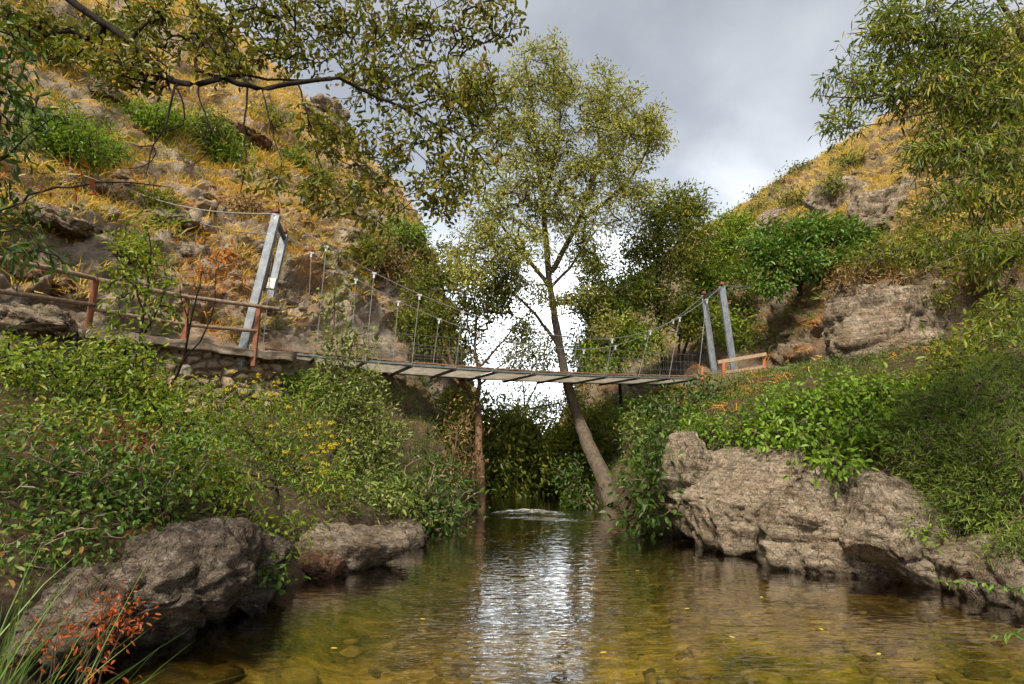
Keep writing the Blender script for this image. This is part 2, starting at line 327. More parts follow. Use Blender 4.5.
def chains_of(pts, par, base_r, tips, rtip, power=0.5, rmax=9.):
    n = len(pts); cnt = np.zeros(n); cnt[tips] += 1
    ch = [[] for _ in range(n)]
    for i in range(n - 1, 0, -1):
        if par[i] >= 0: cnt[par[i]] += cnt[i]; ch[par[i]].append(i)
    r = np.minimum(rmax, rtip * np.maximum(cnt, 1) ** power); r = np.where(base_r > 0, base_r, np.minimum(r, 99))
    for i in range(1, n):
        if base_r[i] == 0 and par[i] >= 0: r[i] = min(r[i], r[par[i]])
    out = []; starts = [(0, -1)]
    while starts:
        i, p = starts.pop(); P = []; R = []
        if p >= 0: P.append(pts[p]); R.append(min(r[p], r[i] * 1.25))
        while True:
            P.append(pts[i]); R.append(r[i])
            if not ch[i]: break
            c = sorted(ch[i], key=lambda q: (base_r[q], cnt[q]), reverse=True)
            for q in c[1:]: starts.append((q, i))
            i = c[0]
        R[-1] *= 0.6; out.append((P, R))
    return out
def plant(name, label, cat, base, limbs, lobes, ntip, per, leafL, leafW, leafm, barkm, seed, spread=None, rtip=0.006,
          step=0.25, droop=0.2, flat=0.45, group=None, shell=0.35, wood='trunk', crown='crown', power=0.5, sides=6, arch=0.12, along=0.5, keep=None, rmax=9.):
    rng = np.random.default_rng(seed); base = np.asarray(base, float)
    T = in_lobes(lobes, ntip, rng, shell)
    if keep is not None: T = T[keep(T)]
    pts, par, br, tips = grow(limbs, T, step, rng, arch)
    root = thing(name, label, cat, base, group)
    V, Fq = tubes(chains_of(pts, par, br, tips, rtip, power, rmax), sides)
    link(wood, mesh_np(wood, V - base, Fq, barkm, smooth=True), root)
    spread = spread or 0.3 * step * 4
    tips = tips[rng.uniform(0, 1, len(tips)) > .08]; n = len(tips) * per; k = np.repeat(tips, per)
    f = rng.uniform(0, 1, n)[:, None] ** 0.8; q = par[k]; q2 = np.maximum(par[np.maximum(q, 0)], 0)
    C0 = pts[k] * f + pts[np.maximum(q2, 0)] * (1 - f)
    D = pts[k] - pts[np.maximum(q2, 0)]; D /= np.linalg.norm(D, axis=1)[:, None] + 1e-6
    off = rng.normal(0, 1, (n, 3)) * spread * np.array([1, 1, 0.8]); C = C0 + off
    D = D * along + off / (np.linalg.norm(off, axis=1)[:, None] + 1e-6) * (1 - along)
    tt = rng.beta(2, 2.2, len(tips)); tone = np.repeat(tt, per) * 0.75 + 0.12
    V, Fq, r = leaves(C, D, leafL, leafW, rng, droop, flat, tone)
    link(crown, mesh_np(crown, V - base, Fq, leafm, {'rnd': ('FACE', r)}), root)
    return root
def blades(P, N, per, h, w, rng, lean=0.5, spread=0.08, segs=2):
    """grass tufts: per blades at each point"""
    n = len(P) * per; C = np.repeat(P, per, 0); hs = np.repeat(np.broadcast_to(h, len(P)), per) * rng.uniform(0.5, 1.15, n)
    off = rng.normal(0, spread, (n, 3)); off[:, 2] *= 0.3; C = C + off
    D = np.repeat(N, per, 0) * 0.3 + np.array([0, 0, 0.7]) + off / (spread + 1e-6) * lean * 0.35 + rng.normal(0, lean * 0.3, (n, 3)); D /= np.linalg.norm(D, axis=1)[:, None]
    bend = rng.normal(0, 0.3, (n, 3)) * lean; bend[:, 2] = -np.abs(bend[:, 2]) - 0.25 * lean
    Sd = np.cross(D, rng.normal(size=(n, 3))); Sd /= np.linalg.norm(Sd, axis=1)[:, None] + 1e-9
    wd = w * rng.uniform(0.6, 1.3, n)[:, None]; rows = []
    for s in range(segs + 1):
        f = s / segs; c = C + D * (hs * f)[:, None] + bend * (hs * f * f)[:, None]; ww = wd * (1 - f) ** 0.7 * 0.5
        if s < segs: rows += [c - Sd * ww, c + Sd * ww]
        else: rows += [c]
    k = len(rows); V = np.stack(rows, 1).reshape(-1, 3); o = np.arange(n) * k; Fs = []
    if segs > 1: Fs.append(np.concatenate([np.stack([o + 2 * s, o + 2 * s + 1, o + 2 * s + 3, o + 2 * s + 2], 1) for s in range(segs - 1)]))
    Fs.append(np.stack([o + k - 3, o + k - 2, o + k - 1], 1))
    r = np.clip(np.repeat(rng.beta(2, 2, len(P)), per) * 0.6 + rng.uniform(0, 0.4, n), 0, 1)
    rr = np.concatenate([np.tile(r, segs - 1), r]) if segs > 1 else r
    return V, Fs, rr

# ------------------------------------------------------------------ world and light
EXPO = 2.38
w = bpy.data.worlds.new('World'); S.world = w; w.use_nodes = True; nt = w.node_tree
for n in list(nt.nodes): nt.nodes.remove(n)
SUN_EL, SUN_AZ = math.radians(52), math.radians(200)      # azimuth clockwise from +Y: behind the camera, a little left
out = nt.nodes.new('ShaderNodeOutputWorld'); bg = nt.nodes.new('ShaderNodeBackground'); bg.inputs[1].default_value = 0.1
sky = nt.nodes.new('ShaderNodeTexSky'); sky.sky_type = 'NISHITA'; sky.sun_disc = False; sky.sun_elevation = SUN_EL; sky.sun_rotation = SUN_AZ
tc = nt.nodes.new('ShaderNodeTexCoord'); sep = nd(nt, 'SeparateXYZ'); nt.links.new(tc.outputs['Generated'], sep.inputs[0])
zc = math_(nt, 'MAXIMUM', sep.outputs[2], 0.0)
den = math_(nt, 'ADD', zc, 0.30)
comb = nd(nt, 'CombineXYZ'); nt.links.new(math_(nt, 'DIVIDE', sep.outputs[0], den), comb.inputs[0]); nt.links.new(math_(nt, 'DIVIDE', sep.outputs[1], den), comb.inputs[1])
cn = math_(nt, 'ADD', math_(nt, 'MULTIPLY', nz(nt, mapv(nt, comb.outputs[0], (1, 1.5, 1), (0, 0, 0.5)), 1.1, 7, 0.5, 0.5), 0.75), math_(nt, 'MULTIPLY', nz(nt, comb.outputs[0], 3.6, 6, 0.55, 0.3), 0.25))
cl = ramp(nt, cn, [(0.34, (0.66, 0.73, 0.84)), (0.47, (0.90, 0.965, 1.06)), (0.59, (1.30, 1.35, 1.42))])
lowb = ramp(nt, zc, [(0.0, g3(5.5)), (0.22, g3(5.0)), (0.345, g3(1.7)), (0.45, g3(1.15)), (0.6, g3(0.92)), (1.0, g3(0.9))])
cl = mixc(nt, 1.0, cl, lowb, 'MULTIPLY')
col = mixc(nt, 0.96, sky.outputs[0], cl)
nt.links.new(col, bg.inputs[0]); nt.links.new(bg.outputs[0], out.inputs[0])
sun = bpy.data.lights.new('sun', 'SUN'); sun.energy = 1.5; sun.angle = math.radians(16); sun.color = (1.0, 0.90, 0.75)
so = bpy.data.objects.new('sun', sun); COL.objects.link(so); so.location = (-6, -20, 40)
sd = Vector((math.sin(SUN_AZ) * math.cos(SUN_EL), math.cos(SUN_AZ) * math.cos(SUN_EL), math.sin(SUN_EL)))
so.rotation_euler = sd.to_track_quat('Z', 'Y').to_euler()
S.view_settings.view_transform = 'Standard'; S.view_settings.look = 'None'; S.view_settings.gamma = 1; S.view_settings.use_curve_mapping = False
S.view_settings.exposure = EXPO
S.cycles.max_bounces = 8; S.cycles.transparent_max_bounces = 12; S.cycles.diffuse_bounces = 3; S.cycles.glossy_bounces = 3
S.cycles.use_denoising = True
S.cycles.caustics_reflective = False; S.cycles.caustics_refractive = False

# ------------------------------------------------------------------ terrain
LEFT = [(-8, [(-3.6, -.5), (-4.2, .5), (-6.5, 2.0), (-11, 3.9), (-12.2, 4.0), (-14.5, 8), (-20, 15), (-29, 23)]),
        (4, [(-3.0, -.5), (-3.7, .5), (-6, 1.8), (-10.2, 3.9), (-11.4, 4.0), (-13.5, 8), (-19, 15), (-28, 24)]),
        (8, [(-2.3, -.5), (-3.0, .6), (-5, 1.7), (-9.5, 3.85), (-10.7, 4.0), (-12.6, 7.6), (-19, 15), (-28, 24.5)]),
        (12, [(-1.2, -.5), (-1.9, .5), (-4.4, 1.3), (-8.3, 2.1), (-9.3, 4.0), (-11, 7), (-17.5, 14.5), (-27, 25)]),
        (15, [(-.8, -.5), (-1.4, .5), (-3.4, 1.4), (-5.9, 2.2), (-6.9, 4.05), (-8.7, 6.2), (-16, 14), (-26, 26)]),
        (18, [(-.8, -.5), (-1.3, .8), (-2.8, 2.2), (-4.5, 3.9), (-5.6, 5.0), (-7.5, 7.6), (-14.5, 14.5), (-25, 27)]),
        (24, [(-.9, -.5), (-1.4, 1), (-1.9, 3), (-2.6, 6), (-3.3, 8.6), (-4.6, 10.6), (-12, 17.5), (-26, 30)]),
        (30, [(-1.2, -.5), (-1.9, 2), (-2.5, 5), (-3.6, 9), (-5.2, 13), (-7.8, 16.8), (-14, 22.5), (-27, 33)]),
        (38, [(-2, -.5), (-3, 3), (-4.5, 7), (-7, 13), (-10, 18.5), (-14.5, 24), (-21, 30), (-32, 37)]),
        (48, [(-4, -.5), (-6, 2), (-9, 6), (-12, 10), (-16, 14), (-20, 19), (-27, 25), (-38, 30)]),
        (80, [(-9, -.5), (-12, 0), (-16, .5), (-20, 1), (-25, 1.5), (-30, 2), (-38, 3), (-50, 3)])]
RIGHT = [(-8, [(6.6, -.5), (7.3, .9), (9.6, 2), (12.5, 3.2), (14.5, 3.6), (16.5, 6.5), (22, 12), (33, 22)]),
         (4, [(6.0, -.5), (6.6, .8), (9, 1.9), (12, 3.2), (14, 3.6), (16, 6.5), (22, 12), (33, 22)]),
         (8, [(4.7, -.5), (5.2, .9), (7.2, 2), (10, 3.2), (12, 3.6), (14.5, 6.5), (21, 12.5), (32, 23)]),
         (12, [(2.9, -.5), (3.3, 1.2), (4.8, 2.5), (8, 3.4), (10.5, 3.8), (13, 6.6), (20, 12.6), (31, 23.4)]),
         (16, [(2.6, -.5), (3.1, .6), (4.2, 2.2), (6.8, 3.4), (9, 3.9), (12, 6.8), (19, 13), (30, 23.6)]),
         (21, [(2.8, -.5), (3.4, .35), (4.7, 1.8), (6.2, 3.6), (9.8, 4.0), (11.8, 6.8), (18, 13.3), (29, 24.3)]),
         (28, [(1.6, -.5), (2.4, 1.2), (4.0, 3), (6.3, 5), (9.4, 6.8), (12.2, 9.3), (18, 14.6), (28, 25)]),
         (40, [(2.2, -.5), (3.3, 3), (5, 6), (8, 9), (11, 12), (15, 16), (22.8, 22.3), (31, 27)]),
         (52, [(3.6, -.5), (4.8, 4), (6.5, 8), (9, 12), (12, 16), (16, 20.4), (22, 23), (31, 26)]),
         (62, [(4.6, -.5), (5.8, 4), (7, 9), (8, 14), (9.6, 17.4), (14, 19), (20, 20), (31, 20)]),
         (85, [(9, -.5), (12, 0), (16, .5), (20, 1), (25, 1.5), (30, 2), (38, 3), (50, 3)])]
def loft(name, st, mat, seed):
    Ys = np.array([s[0] for s in st], float); T = np.array([s[1] for s in st], float)       # (m,8,2)
    y = np.concatenate([np.arange(-8, 4, 0.4), np.arange(4, 32, 0.11), np.arange(32, Ys[-1] + .01, 0.3)])
    cnt = [22, 34, 42, 18, 56, 130, 90]
    t = np.concatenate([np.linspace(i, i + 1, c, endpoint=False) for i, c in enumerate(cnt)] + [[7.0]])
    A = np.stack([[np.interp(y, Ys, T[:, i, k]) for i in range(8)] for k in (0, 1)], -1)     # (8,ny,2)
    kw = 9; ker = np.hanning(2 * kw + 1); ker /= ker.sum()
    for i in range(8):
        for k in (0, 1):
            q = np.pad(A[i, :, k], kw, mode='edge'); A[i, :, k] = np.convolve(q, ker, 'valid')
    X = np.stack([np.interp(t, range(8), A[:, j, 0]) for j in range(len(y))]); Z = np.stack([np.interp(t, range(8), A[:, j, 1]) for j in range(len(y))])
    for _ in range(3):
        X[:, 1:-1] = .25 * X[:, :-2] + .5 * X[:, 1:-1] + .25 * X[:, 2:]; Z[:, 1:-1] = .25 * Z[:, :-2] + .5 * Z[:, 1:-1] + .25 * Z[:, 2:]
    P = np.stack([X, np.repeat(y[:, None], len(t), 1), Z], -1)
    def normals(P):
        N = np.cross(np.gradient(P, axis=0), np.gradient(P, axis=1)); N /= np.linalg.norm(N, axis=2)[..., None] + 1e-9
        return N * np.sign(N[..., 2:3] + 1e-9)
    N = normals(P); tt = np.repeat(t[None], len(y), 0); fp = P.reshape(-1, 3)
    amp = np.interp(tt, [0, .5, 1, 2, 3, 3.15, 3.9, 4.15, 5, 6, 7], [.1, .16, .2, .25, .18, .05, .05, .45, .5, .8, .9])
    far = np.clip((P[..., 1] - 17) / 6, 0, 1); amp = amp * (1 - far) + far * np.interp(tt, [0, 1, 5, 6, 7], [.2, .6, .75, .85, .9])
    sh = N.shape[:2]; q = fp * np.array([.55, .55, .75]) + seed
    n1 = fbm(q, 6, ridge=True).reshape(sh) - 0.35; n2 = fbm(fp * 0.16 + seed, 3).reshape(sh)
    f1, e, idv = cells(fp * np.array([.85, .85, 1.25]) + 0.35 * fbm(fp * 1.1, 3)[:, None], seed); blk = (idv.reshape(sh) - .5) * 0.55 - 0.25 * np.exp(-e.reshape(sh) * 9)
    rocky = np.clip(np.interp(tt, [0, .4, 1.2, 3, 3.9, 4.2, 5, 5.4, 7], [.3, .4, .3, .1, .1, 1, 1, .45, .3]) + far * np.clip(1.6 - tt * .2, 0, 1), 0, 1)
    n3_ = (fbm(fp * np.array([1.7, 1.7, 2.6]) + seed + 50, 4, ridge=True).reshape(sh) - .35) * np.interp(tt, [0, 1, 3, 3.2, 3.9, 4.2, 5.2, 7], [.12, .1, .06, 0, 0, .5, .34, .3]) * np.clip(P[..., 1] - 9, 0, 1)
    P = P + N * (n3_ + amp * (n1 * 1.1 + n2 * 1.2) + rocky * blk * np.interp(tt, [0, 5, 5.5, 7], [.8, .8, .3, .25]) * np.clip(amp * 2.2, 0, 1))[..., None]
    N2 = normals(P)
    soil = np.interp(tt, [0, 3.0, 3.6], [1, 1, 0]) * (1 - far)
    grassy = np.clip((N2[..., 2] - .30) / .36, 0, 1) * np.interp(tt, [0, 1, 2, 3, 4, 4.6, 5, 5.5, 7], [.1, .35, .5, .6, .25, .2, .45, 1, 1])
    grassy = grassy * (1 - far * np.clip((4.8 - tt) / 1.2, 0, 1) * .7)
    ny, ns = sh; i = np.arange(ny - 1)[:, None] * ns + np.arange(ns - 1)[None]; Fq = np.stack([i, i + 1, i + ns + 1, i + ns], -1).reshape(-1, 4)
    if P[0, 0, 0] < P[0, -1, 0]: Fq = Fq[:, ::-1]
    o = link(name, mesh_np(name, P.reshape(-1, 3), Fq, mat, {'grassy': ('POINT', grassy.ravel()), 'soil': ('POINT', soil.ravel())}, smooth=True)); o['kind'] = 'structure'
    return P.reshape(-1, 3), Fq, N2.reshape(-1, 3), grassy.ravel(), tt.ravel()
TL = loft('left_hillside', LEFT, M['hill_l'], 3); TR = loft('right_hillside', RIGHT, M['hill_r'], 11)
BV = [BVHTree.FromPolygons(t[0].tolist(), t[1].tolist()) for t in (TL, TR)]
def hit(u, v, default_Y=20.):
    d = Vector(ray(u, v)).normalized(); best = None
    for b in BV:
        h = b.ray_cast(Vector((0, 0, CAMZ)), d)
        if h[0] is not None and (best is None or h[3] < best[1]): best = (np.array(h[0]), h[3])
    return best[0] if best else at(u, v, default_Y)
BVR = []
def hit_all(u, v, default_Y=20.):
    d = Vector(ray(u, v)).normalized(); best = None
    for b in BV + BVR:
        h = b.ray_cast(Vector((0, 0, CAMZ)), d)
        if h[0] is not None and (best is None or h[3] < best[1]): best = (np.array(h[0]), h[3])
    return best[0] if best else at(u, v, default_Y)
def ground(x, y):
    z = None
    for b in BV:
        h = b.ray_cast(Vector((x, y, 100)), Vector((0, 0, -1)))
        if h[0] is not None: z = h[0].z if z is None else max(z, h[0].z)
    return -0.4 if z is None else max(z, -0.4)
def on_ground(x, y, sink=0.05): return np.array([x, y, ground(x, y) - sink])

g = mesh_np('ground', [(-3000, -3000, -1.5), (3000, -3000, -1.5), (3000, 3000, -1.5), (-3000, 3000, -1.5)], np.array([[0, 1, 2, 3]]), plain_mat('dry ground', (0.16, 0.10, 0.04), (0.32, 0.21, 0.08), 0.05, 0.95))
link('ground', g)['kind'] = 'structure'

# ------------------------------------------------------------------ river
def grid(x0, x1, nx, y, zf, name, mat, smooth=True, attr=None):
    x = np.linspace(x0, x1, nx); X, Y = np.meshgrid(x, y); P = np.stack([X, Y, np.zeros_like(X)], -1).reshape(-1, 3); P[:, 2] = zf(P)
    ny = len(y); i = np.arange(ny - 1)[:, None] * nx + np.arange(nx - 1)[None]; Fq = np.stack([i, i + 1, i + nx + 1, i + nx], -1).reshape(-1, 4)
    o = link(name, mesh_np(name, P, Fq, mat, attr(P) if attr else None, smooth)); o['kind'] = 'structure'; return o
def river_x(y): return np.interp(y, [0, 5, 8, 11, 15, 20], [-3.2, -2.8, -2.3, -1.4, -.8, -.8]), np.interp(y, [0, 7, 11, 13, 20], [6.4, 5.2, 3.1, 2.2, 1.8])
def bed_z(P):
    a, b = river_x(P[:, 1]); f = np.clip((P[:, 0] - a) / (b - a), -.2, 1.2); d = np.interp(f, [-.2, 0, .12, .3, .62, 1, 1.2], [0, -.1, -.42, -.5, -.34, -.16, -.05])
    return d + .09 * fbm(P * np.array([1.2, .8, 1]), 4) - .02
m, nt, out = newmat('riverbed gravel'); P = pos(nt)
v1 = nd(nt, 'TexVoronoi'); v1.inputs['Scale'].default_value = 7; v1.inputs['Randomness'].default_value = 1
dw = nd(nt, 'VectorMath', operation='ADD'); nn = nd(nt, 'TexNoise'); nn.inputs['Scale'].default_value = 9; sc = nd(nt, 'VectorMath', operation='SCALE'); sc.inputs['Scale'].default_value = 0.12
nt.links.new(P, nn.inputs['Vector']); nt.links.new(nn.outputs['Color'], sc.inputs[0]); nt.links.new(P, dw.inputs[0]); nt.links.new(sc.outputs[0], dw.inputs[1]); nt.links.new(dw.outputs[0], v1.inputs['Vector'])
peb = ramp(nt, v1.outputs['Color'], [(0.1, (0.12, 0.085, 0.02)), (0.45, (0.30, 0.215, 0.05)), (0.7, (0.43, 0.32, 0.09)), (0.95, (0.55, 0.44, 0.19))])
alg = ramp(nt, nz(nt, P, 0.9, 6, 0.65, 0.6), [(0.36, (0.08, 0.06, 0.014)), (0.5, (0.29, 0.215, 0.045)), (0.66, (0.48, 0.36, 0.085))])
c = mixc(nt, 0.7, peb, alg); c = mixc(nt, 1.0, c, ramp(nt, nz(nt, P, 22, 5, 0.7), [(0.3, g3(0.6)), (0.7, g3(1.25))]), 'MULTIPLY')
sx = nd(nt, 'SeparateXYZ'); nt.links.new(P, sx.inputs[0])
bed_shade = math_(nt, 'ADD', math_(nt, 'ADD', math_(nt, 'MULTIPLY', sx.outputs[0], -.20), math_(nt, 'MULTIPLY', math_(nt, 'SUBTRACT', sx.outputs[1], 8), .055)), math_(nt, 'MULTIPLY', math_(nt, 'SUBTRACT', nz(nt, P, .8, 5, .6), .5), 1.2))  # bed colour darkened leftwards and upstream, in place of depth and bank reflection
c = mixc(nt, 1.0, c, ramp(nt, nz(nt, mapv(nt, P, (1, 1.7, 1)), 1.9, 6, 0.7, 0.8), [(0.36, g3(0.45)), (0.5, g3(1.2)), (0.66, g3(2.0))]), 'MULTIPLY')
c = mixc(nt, ramp(nt, bed_shade, [(.12, g3(0)), (.55, g3(.8))]), c, (.035, .032, .014))
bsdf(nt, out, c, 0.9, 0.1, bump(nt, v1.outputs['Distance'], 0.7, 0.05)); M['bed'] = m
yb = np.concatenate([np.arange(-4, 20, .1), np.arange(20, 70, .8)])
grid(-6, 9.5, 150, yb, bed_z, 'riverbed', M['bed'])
def rap(P):                                    # where the current breaks
    a, b = river_x(P[:, 1]); c = (P[:, 0] - (a + b) / 2 + .25)
    return np.exp(-((P[:, 1] - 15.5 + .45 * c * c) / .38) ** 2) * np.exp(-(c / .95) ** 2) + .6 * np.exp(-((P[:, 1] - 14.2 + .25 * c) / .2) ** 2) * np.exp(-((c - .25) / 1.0) ** 2)
def wat_z(P):
    q = P * np.array([1.5, 2.6, 0]); calm = np.clip((P[:, 1] - 3) / 10, .25, 1) * np.exp(-((P[:, 0] - .5) / 2.6) ** 2) + .15
    return .0045 * calm * fbm(q * 1.0 + 5, 4) + .0035 * calm * fbm(q * np.array([2.2, 3.4, 0]) + 9, 3, ridge=True) + rap(P) * (.085 + .05 * fbm(q * 2.2, 3))
m, nt, out = newmat('river water'); P = pos(nt)
n1 = nz(nt, mapv(nt, P, (1.0, 2.4, 1)), 2.6, 1, 0.45, 1.0); n2 = nz(nt, mapv(nt, P, (1.0, 2.2, 1)), 6.5, 1, 0.4, 0.8)
h = math_(nt, 'ADD', n1, math_(nt, 'MULTIPLY', n2, 0.65)); b = bump(nt, h, 0.22, 0.024)
fr = nd(nt, 'Fresnel'); fr.inputs['IOR'].default_value = 1.52; nt.links.new(b, fr.inputs['Normal'])
tr = nd(nt, 'BsdfTransparent'); tr.inputs[0].default_value = (0.87, 0.81, 0.55, 1)
gl = nd(nt, 'BsdfGlossy'); gl.inputs['Roughness'].default_value = 0.0; nt.links.new(b, gl.inputs['Normal'])
ms = nd(nt, 'MixShader'); nt.links.new(math_(nt, 'MINIMUM', math_(nt, 'MULTIPLY', fr.outputs[0], 2.3), 0.95), ms.inputs[0]); nt.links.new(tr.outputs[0], ms.inputs[1]); nt.links.new(gl.outputs[0], ms.inputs[2])
fo = nd(nt, 'BsdfDiffuse'); fo.inputs[0].default_value = (0.75, 0.76, 0.76, 1)
ra = nd(nt, 'Attribute', attribute_name='foam').outputs['Fac']
fm = ramp(nt, math_(nt, 'MULTIPLY', ra, ramp(nt, nz(nt, mapv(nt, P, (1.2, 4.5, 1)), 5, 6, 0.7, 0.5), [(0.42, g3(0)), (0.66, g3(1))])), [(0.25, g3(0)), (0.7, g3(0.7))])
m2 = nd(nt, 'MixShader'); nt.links.new(fm, m2.inputs[0]); nt.links.new(ms.outputs[0], m2.inputs[1]); nt.links.new(fo.outputs[0], m2.inputs[2]); nt.links.new(m2.outputs[0], out.inputs[0])
yw = np.concatenate([np.arange(-4, 3, .2), np.arange(3, 18, .035), np.arange(18, 70, .6)])
grid(-6, 9.5, 330, yw, wat_z, 'river', m, attr=lambda P: {'foam': ('POINT', rap(P))})

# ------------------------------------------------------------------ rocks
def ico(sub):
    bpy_m = bpy.data.meshes.new('tmp'); import bmesh
    bm = bmesh.new(); bmesh.ops.create_icosphere(bm, subdivisions=sub, radius=1); bm.to_mesh(bpy_m); bm.free()
    V = np.array([v.co for v in bpy_m.vertices]); Fq = np.array([p.vertices for p in bpy_m.polygons]); bpy.data.meshes.remove(bpy_m); return V, Fq
ICO = {k: ico(k) for k in (1, 2, 3, 5, 6)}
def rock_shape(R, seed, sub=5, power=3.2, cuts=9, amp=.16, strata=0.05, tilt=(0, 0, 0)):
    V, Fq = ICO[sub]; rng = np.random.default_rng(seed); V = V.copy()
    V = V / (np.abs(V) ** power).sum(1)[:, None] ** (1 / power)
    for _ in range(cuts):
        n = rng.normal(size=3); n /= np.linalg.norm(n); d = rng.uniform(.62, .95); V = V - np.maximum(0, V @ n - d)[:, None] * n
    from mathutils import Euler
    R = np.asarray(R, float); P = V * R; nrm = V / (np.linalg.norm(V, axis=1)[:, None] + 1e-9); sz = R.mean()
    q = P / sz * 1.3 + seed * 3.1
    f1, e, idv = cells(q * 1.35 + .3 * fbm(q * 2, 3)[:, None], seed)
    d = amp * (fbm(q, 6, ridge=True) - .35) + amp * .55 * (idv - .5) - amp * 1.0 * np.exp(-e * 18) + strata * fbm(np.c_[q[:, :2] * .5, q[:, 2] * 4.5], 4) + amp * .42 * (fbm(q * 4.5, 5, ridge=True) - .35) - amp * .35 * np.clip(fbm(q * 7 + 30, 3) - .12, 0, 1)
    P = P + nrm * d[:, None] * sz
    E = np.array(Euler(tilt).to_matrix()); return P @ E.T, Fq
def rock(name, label, cat, c, R, seed, mat, tilt=(0, 0, 0), group=None, **kw):
    P, Fq = rock_shape(R, seed, tilt=tilt, **kw); c = np.asarray(c, float)
    BVR.append(BVHTree.FromPolygons((P + c).tolist(), Fq.tolist()))
    o = link(name, mesh_np(name, P, Fq, mat, smooth=True), None, c); return tag(o, label, cat, group)
def rock_px(label, u, v, Y, ru, rv, rd, seed, mat, tilt=(0, 0, 0), name='rock', cat='rock', **kw):
    hy = hit(u, min(v + rv * .3, v + 20))[1]; Y = min(Y, hy + .1 * rd)
    s = pxm(u, v, Y); return rock(name, label, cat, at(u, v, Y), (ru * s, rd, rv * s), seed, mat, tilt, **kw)
rd_ = math.radians
# left bank
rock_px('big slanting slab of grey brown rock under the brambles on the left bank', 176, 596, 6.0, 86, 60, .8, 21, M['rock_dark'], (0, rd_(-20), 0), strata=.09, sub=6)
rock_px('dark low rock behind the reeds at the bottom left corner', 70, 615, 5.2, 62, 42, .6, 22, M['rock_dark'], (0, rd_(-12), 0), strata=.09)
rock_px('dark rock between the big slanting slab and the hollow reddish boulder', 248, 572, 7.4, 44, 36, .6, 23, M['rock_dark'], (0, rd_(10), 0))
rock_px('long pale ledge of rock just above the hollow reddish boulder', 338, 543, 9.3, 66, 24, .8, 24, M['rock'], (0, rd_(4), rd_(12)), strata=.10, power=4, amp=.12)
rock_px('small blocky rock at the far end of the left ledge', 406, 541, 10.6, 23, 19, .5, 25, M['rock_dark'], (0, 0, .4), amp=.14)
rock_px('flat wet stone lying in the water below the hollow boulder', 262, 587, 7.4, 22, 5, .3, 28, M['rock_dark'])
# hollow boulder: an arched shell open towards the upstream side
c0 = at(322, 572, 8.2); s0 = pxm(322, 572, 8.2)
P, Fq = rock_shape((33 * s0, .42, 22 * s0), 27, sub=6, amp=.12, power=2.4, cuts=5)
dd = np.linalg.norm((P - np.array([-.25, -.36, -.12])) / np.array([.26, .4, .22]), axis=1)
P[:, 1] += np.where(dd < 1, (1 - np.clip(dd, 0, 1) ** 2) * .5, 0)
tag(link('boulder', mesh_np('boulder', P, Fq, M['rock_red'], smooth=True), None, c0), 'rounded reddish boulder with a dark hollow at the left water edge', 'boulder')
# right bank
rock_px('pale upright rock at the left end of the right bank cliff', 683, 488, 11.6, 36, 54, .9, 31, M['rock'], (0, rd_(8), 0), sub=6, amp=.10, power=5, cuts=7)
rock_px('large pitted cliff block standing in the water below the hanging brambles', 750, 512, 10.6, 78, 62, 1.0, 32, M['rock'], (0, rd_(5), rd_(-20)), sub=6, strata=.08, amp=.11, power=6, cuts=7)
rock_px('long sloping cliff block right of the pitted one', 845, 528, 9.4, 76, 58, 1.0, 33, M['rock'], (0, rd_(7), rd_(-26)), sub=6, strata=.10, amp=.11, power=6, cuts=7)
rock_px('wedge shaped rock rising under the feathery bush on the right', 905, 538, 8.7, 56, 52, .8, 34, M['rock'], (0, rd_(28), rd_(-15)), sub=6, amp=.12, power=3.6)
rock_px('small split rock at the water between the wedge and the right edge', 955, 562, 7.6, 44, 36, .6, 35, M['rock'], (0, rd_(12), 0), amp=.14)
rock_px('dark rock at the right edge of the picture by the water', 1022, 574, 6.9, 56, 42, .7, 36, M['rock'], (0, rd_(10), 0), amp=.14)
rock_px('low brown stone shelf at the foot of the pale upright rock', 640, 536, 12.2, 48, 6, .4, 37, M['rock_red'], amp=.1)
rock_px('low muddy bank stone under the shrubs beside the leaning trunk', 706, 545, 10.9, 26, 6, .35, 38, M['rock_dark'], amp=.1)
# upper right
rock_px('huge grey boulder on the right slope above the brambles', 877, 332, 14.6, 66, 52, 1.3, 44, M['rock'], (rd_(-26), rd_(-14), 0), name='boulder', cat='boulder', sub=6, strata=.06, amp=.09, power=4.5, cuts=6)
rock_px('smaller slab leaning on the front of the huge grey boulder', 902, 350, 13.5, 30, 15, .5, 42, M['rock'], (rd_(-20), rd_(-22), 0), sub=5, cuts=6)
for i, (u, v, ru, rv, lab) in enumerate([(845, 206, 30, 24, 'grey outcrop on the golden right hillside above the round green tree'),
                                         (882, 215, 34, 22, 'wider grey outcrop beside the overhanging willow on the right hillside'),
                                         (955, 208, 28, 13, 'pale outcrop half hidden behind the willow leaves at the right'), (770, 222, 20, 10, 'low outcrop left of the round green tree on the right hillside'),
                                         (715, 243, 15, 8, 'small outcrop low on the right ridge near the leafy treetop')]):
    p = hit(u, v); s = pxm(u, v, p[1]); rock('outcrop', lab, 'outcrop', p, (ru * s, 1.0, rv * s), 50 + i, M['rock'], (0, rd_(-14), 0), strata=.2, amp=.26, power=5)
